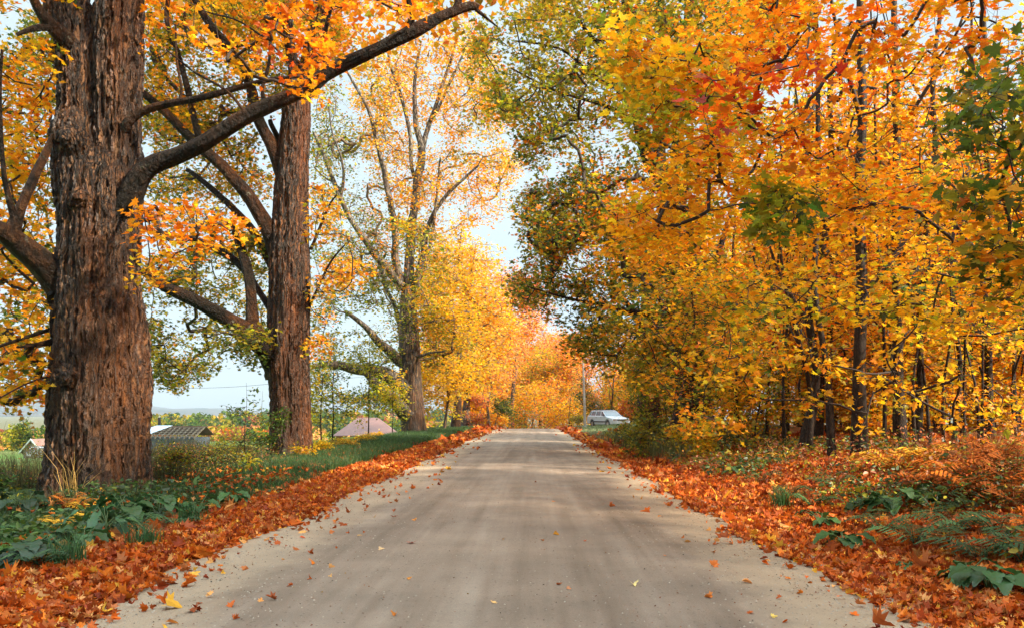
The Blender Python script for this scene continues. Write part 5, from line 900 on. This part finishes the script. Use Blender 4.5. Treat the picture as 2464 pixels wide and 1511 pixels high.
for i, (px, py, n, L_, h, c, lab) in enumerate([(2150, 1128, 11, .75, .5, FY, "big yellow-orange fern in front of the mottled trunk"), (2215, 1118, 9, .7, .5, FY, "yellow-orange fern right beside the biggest one"), (2330, 1120, 10, .8, .55, FB, "rust brown fern below the thin upright maple"), (2400, 1115, 10, .8, .6, FB, "rust brown fern near the right side of the frame"), (2450, 1140, 10, .8, .6, FB, "dark rust fern cut by the right side of the frame"), (2350, 1180, 9, .7, .4, FO, "orange fern over green leaves in front of the rust ones"), (2270, 1150, 9, .7, .4, FO, "orange fern just right of the yellow-orange pair"), (1885, 1100, 7, .4, .25, FY, "small pale yellow fern left of the slim speckled maple"), (2055, 1112, 6, .32, .25, FY, "pale star-shaped fern at the foot of the stoutest trunk"), (1800, 1105, 8, .5, .3, FO, "orange fern far up the right bank"), (2440, 1200, 9, .7, .4, FB, "low rust fern at the right edge above dark greenery"),
  (2300, 1260, 9, .6, .3, FG, "dark green fern in the middle of the lower right greenery"), (2400, 1270, 9, .6, .3, FG, "dark green fern at the right of the lower right greenery"), (2350, 1320, 9, .55, .28, FG, "dark green fern closest to the sprawling burdock"), (2250, 1215, 8, .5, .3, FG, "dark green fern behind the lower right greenery"), (1900, 1185, 8, .5, .28, FG, "dark fern and grass tuft left of the burdocks on the right bank"), (2010, 1160, 8, .55, .3, FG, "green fern above the burdocks on the right bank"), (2460, 1330, 8, .55, .3, FG, "dark green fern cut by the right side low down"), (2120, 1260, 8, .5, .28, FG, "green fern just below the largest burdock on the right bank"), (2200, 1290, 9, .55, .3, FG, "green fern spreading left of the lower right greenery"), (1950, 1205, 8, .45, .26, FG, "small green fern between the grass tuft and the burdocks"), (1830, 1150, 8, .5, .28, FG, "green fern beside the leaf carpet halfway up the right bank"), (2420, 1170, 10, .75, .5, FB, "tall bronze fern at the right edge of the wood floor"), (2300, 1190, 9, .65, .42, FB, "bronze fern in front of the orange fern pair"), (2230, 1165, 9, .6, .4, FB, "bronze fern behind the burdocks on the right bank"),
  (165, 1215, 8, .45, .3, FO, "dried orange fern against the left foot of the first old maple"), (205, 1222, 7, .4, .24, FY, "yellowed fern in front of the first old maple's bark"), (135, 1255, 7, .4, .2, FY, "yellowed fern low beside the burdock at left"), (265, 1190, 6, .34, .26, FY, "pale fern frond standing against the first old maple"), (30, 1270, 8, .5, .3, FG, "dark fern at the left edge below the pasture"), (100, 1340, 8, .45, .25, FG, "dark fern above the left leaf band"), (330, 1262, 7, .4, .22, FG, "green fern tuft right of the pointed-leaf plant"), (420, 1245, 7, .4, .2, FG, "green fern tuft bordering the left leaf band")]):
    x, y = at(px, py, .1); fern(lab, x, y, n, L_, h, c, 400 + i, gF)
def tuft(label, px, py, n, h, seed, col):
    x0, y0 = at(px, py, .1); mb = MB(); x = x0 + rng.normal(0, .07, n); y = y0 + rng.normal(0, .07, n); blades(mb, x, y, h * rng.uniform(.6, 1.3, n), .011, gcol(n, col, np.array(col) * 1.6), .55); o = mb.build("grass_tuft", M_grass, smooth=False, tint=True, origin=(x0, y0, g1(x0, y0))); o.location = (x0, y0, g1(x0, y0)); tag(o, label, "grass", "grass tufts by the road")
tuft("long-bladed grass tuft left of the burdocks on the right bank", 1880, 1205, 150, .36, 1, (.04, .09, .02)); tuft("arching grass tuft in front of the pointed-leaf plant", 160, 1335, 170, .3, 2, (.04, .1, .03)); tuft("grass tuft between the burdocks and the left leaf band", 460, 1240, 170, .26, 3, (.03, .08, .02)); tuft("grass tuft hanging over the left leaf band by the fern", 350, 1290, 150, .24, 4, (.04, .1, .03))
tuft("dry pale grass stalks against the first old maple", 170, 1200, 26, .8, 5, (.45, .27, .07))
# fallen branch on the right bank
x, y = at(2085, 1185, .05); lg = MB().tubes(*[q for q in smoothline([(x, y, g1(x, y) + .06), (x + .4, y + .1, g1(x + .4, y) + .1), (x + .9, y + .15, g1(x + .9, y) + .07)], [.035, .03, .018], .1)], 9, cap=True); tag(lg.build("fallen_branch", M_bark3), "short grey fallen branch lying across the leaf carpet", "branch")

# ---------------------------------------------------------------- pole, wire, houses, car
pz = g1(4.35, 71); px_ = (1408 - CX) / F * 71; pl = empty("utility_pole", (px_, 71, pz)); tag(pl, "weathered grey bare pole leaning slightly by the crest of the road", "pole")
MB().tubes(np.array([[0, 0, -.2], [-.03, 0, 1.5], [-.1, 0, 3.2], [-.17, 0, EYE + (992 - 868) / F * 71 - pz]]), np.array([.12, .11, .095, .08]), 12, cap=True, mod=lump(3, .04)).build("pole_shaft", simple("weathered_wood", (.36, .34, .31), .85, var=.25, scale=6), pl)
MB().box((-.17, 0, EYE + (992 - 868) / F * 71 - pz + .01), (.2, .2, .04)).build("pole_cap", simple("zinc", (.4, .4, .4), .4, 1), pl)
t = np.linspace(0, 1, 40); A, B = W(340, 930, 62), W(700, 918, 62); wr = MB(); wp = A + (B - A) * t[:, None]; wp[:, 2] -= .25 * np.sin(t * np.pi); A2 = A + np.array([-14, 2, 0]); wp = np.concatenate([[A2], wp, [B + np.array([6, 4, .6])]]); tag(wr.tubes(wp, np.full(len(wp), .012), 5).build("utility_wire", simple("wire", (.04, .04, .04), .5)), "thin dark wire strung across the sky behind the second old maple", "wire")

M_red = simple("red_clapboard", (.42, .10, .075), .8, var=.2, scale=3); M_white = simple("white_trim", (.75, .75, .72), .6, var=.06); M_roofp = simple("pinkish_metal_roof", (.2, .105, .09), .55, var=.15, scale=2); M_glass = simple("window_glass", (.06, .08, .1), .1, var=.1, spec=.9)
M_slate = simple("blue_grey_wall", (.10, .13, .18), .8, var=.3, scale=2); M_sheet = simple("pale_blue_sheet", (.45, .56, .68), .4, var=.08); M_wood = simple("grey_boards", (.28, .23, .18), .9, var=.35, scale=5); M_rust = simple("rusty_roof", (.2, .11, .085), .8, var=.3, scale=2)
# red house
hx, hy = -22.6, 118.; hz = g1(hx, hy) - .1; hs = empty("red_house", (hx, hy, hz), R(8)); tag(hs, "low red house with a pinkish hipped roof seen through saplings", "house")
eav = EYE - (1045 - HY) / F * hy - hz; rdg = EYE - (1004 - HY) / F * hy - hz; w2, d2 = 4.0, 3.6
MB().box((0, 0, eav / 2 - .1), (w2 * 2, d2 * 2, eav + .2)).build("wall", M_red, hs)
rb = MB(); rb.add([(-w2 - .4, -d2 - .4, eav), (w2 + .4, -d2 - .4, eav), (w2 + .4, d2 + .4, eav), (-w2 - .4, d2 + .4, eav), (-w2 + 2.6, 0, rdg), (w2 - 2.6, 0, rdg), (-w2 - .4, -d2 - .4, eav - .12), (w2 + .4, -d2 - .4, eav - .12), (w2 + .4, d2 + .4, eav - .12), (-w2 - .4, d2 + .4, eav - .12)], [0, 1, 5, 4, 1, 2, 5, 2, 3, 4, 5, 3, 0, 4, 6, 9, 8, 7, 0, 6, 7, 1, 1, 7, 8, 2, 2, 8, 9, 3, 3, 9, 6, 0], [4, 3, 4, 3, 4, 4, 4, 4, 4]); rb.build("roof", M_roofp, hs, smooth=False)
for xx in (-2.6, -.9, .9, 2.5):
    fr = MB().box((xx, -d2 - .05, eav - .95), (1.0, .12, 1.15)).build("window", M_white, hs, smooth=False); MB().box((xx, -d2 - .12, eav - .95), (.74, .06, .9)).build("pane", M_glass, fr, smooth=False)
MB().box((w2 - .05, -d2 - .02, eav / 2), (.2, .16, eav)).build("corner_board", M_white, hs, smooth=False)
MB().box((-1.2, .6, rdg - .3), (.6, .6, 1.3)).build("chimney", simple("brick", (.25, .1, .07), .9), hs, smooth=False)
# derelict shed in the pasture
sx, sy = -31.6, 72.; sz = EYE - (1084 - HY) / F * sy; sh = empty("derelict_shed", (sx, sy, min(sz, g1(sx, sy))), R(-4)); z0 = min(sz, g1(sx, sy)); tag(sh, "derelict shed behind the first old maple, bare rafters and pale blue roof sheet", "shed")
ev = EYE - (1052 - HY) / F * sy - z0; rg = EYE - (1027 - HY) / F * sy - z0
MB().box((0, 1.6, ev / 2), (6.4, 3.0, ev)).build("wall", M_slate, sh, smooth=False)
MB().box((2.6, .04, ev * .35), (1.5, .1, ev * .55)).build("red_siding", simple("faded_red_boards", (.5, .16, .1), .8), sh, smooth=False)
sb = MB(); L_ = 2.2
for k in range(17): xx = -3.4 + k * .42; sb.prism([(xx, -.3, ev), (xx, -.3, ev - .1), (xx, 1.7, rg - .1), (xx, 1.7, rg)], (.09, 0, 0))
for k in range(6): f_ = (k + .5) / 6; sb.box((0, -.3 + 2.0 * f_, ev + (rg - ev) * f_ + .05), (7.0, .14, .05))
sb.build("rafters", M_wood, sh, smooth=False)
sb = MB(); sb.prism([(-2.7, -.34, ev + .09), (-1.0, -.34, ev + .09), (.5, 1.75, rg + .09), (-.9, 1.75, rg + .09)], (0, 0, .03)); sb.build("roof_sheet", M_sheet, sh, smooth=False)
sb = MB(); sb.prism([(-3.5, 1.78, rg + .02), (3.5, 1.78, rg + .02), (3.5, 3.4, ev + .1), (-3.5, 3.4, ev + .1)], (0, 0, .05)); sb.build("back_roof", M_rust, sh, smooth=False)
MB().box((-.35 - .4, 1.9, rg + .35), (.18, .18, .9)).build("stovepipe", simple("dark_iron", (.03, .03, .03), .6), sh, smooth=False)
# barn with a rusty gable roof
bx, by = W(112, 0, 118)[0], 118.; bz = g1(bx, by) - .1; bn = empty("barn", (bx, by, bz), R(-28)); tag(bn, "small weathered barn with a rust brown gable roof at the pasture's far side", "barn"); ap = EYE - (1054 - HY) / F * by - bz; ee = ap - 1.7
MB().prism([(-2.2, -1.9, 0), (2.2, -1.9, 0), (2.2, -1.9, ee), (0, -1.9, ap - .12), (-2.2, -1.9, ee)], (0, 6, 0)).build("wall", M_wood, bn, smooth=False)
rb = MB()
for s in (-1, 1): rb.prism([(0, -2.2, ap), (s * 2.6, -2.2, ee - .18), (s * 2.6, -2.2, ee - .3), (0, -2.2, ap - .12)][::s], (0, 6.6, 0))
rb.build("roof", M_rust, bn, smooth=False)
rb = MB()
for s in (-1, 1): rb.prism([(0, -2.28, ap + .03), (s * 2.66, -2.28, ee - .2), (s * 2.66, -2.28, ee - .42), (0, -2.28, ap - .2)][::s], (0, .07, 0))
rb.build("bargeboard", M_white, bn, smooth=False); MB().box((0, -1.93, .9), (1.2, .1, 1.7)).build("door", M_rust, bn, smooth=False)
# pale car far off by the barn
def wagon(label, loc, rz, body, name="parked_car", sc=1):
    r = empty(name, loc, rz, sc); tag(r, label, "car"); Mb = simple("car_paint", body, .3, .0, .02, spec=.6); Mg = simple("car_glass", (.10, .13, .16), .06, var=.1, spec=1.0); Mk = simple("black_rubber", (.02, .02, .02), .7); Mt = simple("dark_trim", (.07, .07, .075), .5); Mc = simple("alloy", (.5, .5, .52), .3, 1)
    def arch(cx, r_=.4): return [(cx + r_ * math.cos(a), .3 + r_ * math.sin(a)) for a in np.linspace(math.pi, 0, 9)]
    prof = [(-2.3, .32), (-1.85, .28)] + arch(-1.38) + [(-.9, .24), (.9, .24)] + arch(1.38) + [(1.85, .28), (2.28, .3), (2.33, .45), (2.3, .62), (2.15, .78), (1.2, .93), (.98, .96), (-2.12, 1.0), (-2.3, .9), (-2.34, .6)]
    mb = MB(); mb.prism([(-.84, -q[0], q[1]) for q in prof], (1.68, 0, 0)); o = mb.build("body", Mb, r, smooth=False); bv = o.modifiers.new("bevel", 'BEVEL'); bv.width = .05; bv.segments = 2; bv.angle_limit = R(40)
    def fr(z, x0, x1, w): return [(-w, -x1, z), (w, -x1, z), (w, -x0, z), (-w, -x0, z)]
    g = MB(); V = fr(.95, -2.14, 1.0, .78) + fr(1.40, -1.82, .22, .63); g.quads(V, [[0, 1, 5, 4], [1, 2, 6, 5], [2, 3, 7, 6], [3, 0, 4, 7], [4, 5, 6, 7], [0, 3, 2, 1]]); g.build("cabin_glass", Mg, r, smooth=False)
    c = MB().box((0, .8, 1.425), (1.3, 2.15, .06), taper=.93); c.build("roof", Mb, r, smooth=False)
    pm = MB()
    for s in (-1, 1):
        for (x0, x1, a, b) in ((1.0, .22, .06, .06), (.12, -.02, .05, .05), (-.85, -.85, .05, .05), (-1.75, -1.62, .05, .05), (-2.14, -1.82, .07, .07)):
            A = np.array([s * .785, -x0, .95]); B = np.array([s * .64, -x1, 1.41]); pm.tubes(np.array([A, (A + B) / 2, B]), np.array([.035, .035, .035]), 4)
        A = np.array([s * .79, -1.0, .965]); B = np.array([s * .79, 2.14, .985]); pm.tubes(np.array([A, (A + B) / 2, B]), np.full(3, .03), 4)
    pm.build("pillars", Mb, r, smooth=False)
    for s in (-1, 1):
        for cx in (-1.38, 1.38):
            w = MB(); a = np.linspace(0, 2 * np.pi, 24, endpoint=False); V = []
            for (xx, rr) in ((.62, .24), (.62, .3), (.64, .325), (.8, .325), (.83, .3), (.83, .21)): V.append(np.stack([np.full(24, s * xx), -cx + rr * np.cos(a), .325 + rr * np.sin(a)], 1))
            i = np.arange(5)[:, None] * 24 + np.arange(24)[None]; j = np.arange(5)[:, None] * 24 + (np.arange(24)[None] + 1) % 24; w.quads(np.concatenate(V), np.stack([i, j, j + 24, i + 24], -1).reshape(-1, 4)); w_ = w.build("wheel", Mk, r)
            q = MB(); q.prism([(s * .80, -cx + .21 * math.cos(t_), .325 + .21 * math.sin(t_)) for t_ in a], (s * .015, 0, 0)); 
            for k5 in range(5): t5 = k5 * 1.2566; q.box((s * .82, -cx + .1 * math.cos(t5), .325 + .1 * math.sin(t5)), (.02, .05, .05))
            q.build("rim", Mc, w_, smooth=False)
        MB().box((s * .62, -2.27, .66), (.34, .12, .15), taper=.95).build("headlight", Mc, r, smooth=False); MB().box((s * .9, -.86, 1.02), (.16, .1, .12)).build("mirror", Mt, r, smooth=False)
        MB().box((s * .86, 0, .5), (.03, 3.1 if s else 0, .1)).build("side_trim", Mt, r, smooth=False); MB().box((s * .72, 2.3, .8), (.2, .08, .3)).build("tail_light", simple("tail_red", (.4, .02, .02), .3), r, smooth=False)
        for yy in (-.25, .55): MB().box((s * .855, yy, .84), (.03, .16, .035)).build("door_handle", Mt, r, smooth=False)
        rk = MB(); rk.tubes(np.array([[s * .52, -.1, 1.47], [s * .52, .7, 1.53], [s * .52, 1.7, 1.5]]), np.full(3, .022), 6); rk.build("roof_rail", Mt, r, smooth=False)
    MB().box((0, -2.3, .66), (.8, .1, .12)).build("grille", Mt, r, smooth=False); MB().box((0, -2.33, .45), (1.66, .14, .2), taper=.98).build("bumper", Mb, r, smooth=False); MB().box((0, .3, 1.53), (1.14, .06, .03)).build("roof_bar", Mt, r, smooth=False); MB().box((0, 1.3, 1.53), (1.14, .06, .03)).build("roof_bar", Mt, r, smooth=False)
    return r
cxp = W(1463, 0, 74)[0]; wagon("silver-white estate car with roof rails parked on the grass near the crest", (cxp, 74, g1(cxp, 74)), R(24), (.46, .51, .57))
vx = W(116, 0, 104)[0]; wagon("pale car half hidden beside the barn in the pasture", (vx, 104, g1(vx, 104)), R(80), (.55, .62, .7))

# ---------------------------------------------------------------- air
hz_ = MB().box((0, 2400, 200), (9000, 5600, 480)); ho = hz_.build("haze", [], smooth=False); m = bpy.data.materials.new("haze_air"); m.use_nodes = True; m.node_tree.nodes.clear(); o_ = m.node_tree.nodes.new("ShaderNodeOutputMaterial"); pv = m.node_tree.nodes.new("ShaderNodeVolumePrincipled")
pv.inputs['Color'].default_value = (.68, .84, 1, 1); pv.inputs['Density'].default_value = .00011; pv.inputs['Density Attribute'].default_value = ""; pv.inputs['Anisotropy'].default_value = 0
m.node_tree.links.new(pv.outputs[0], o_.inputs['Volume']); ho.data.materials.append(m); tag(ho, "thin pale haze over the valley", "haze", kind="stuff")
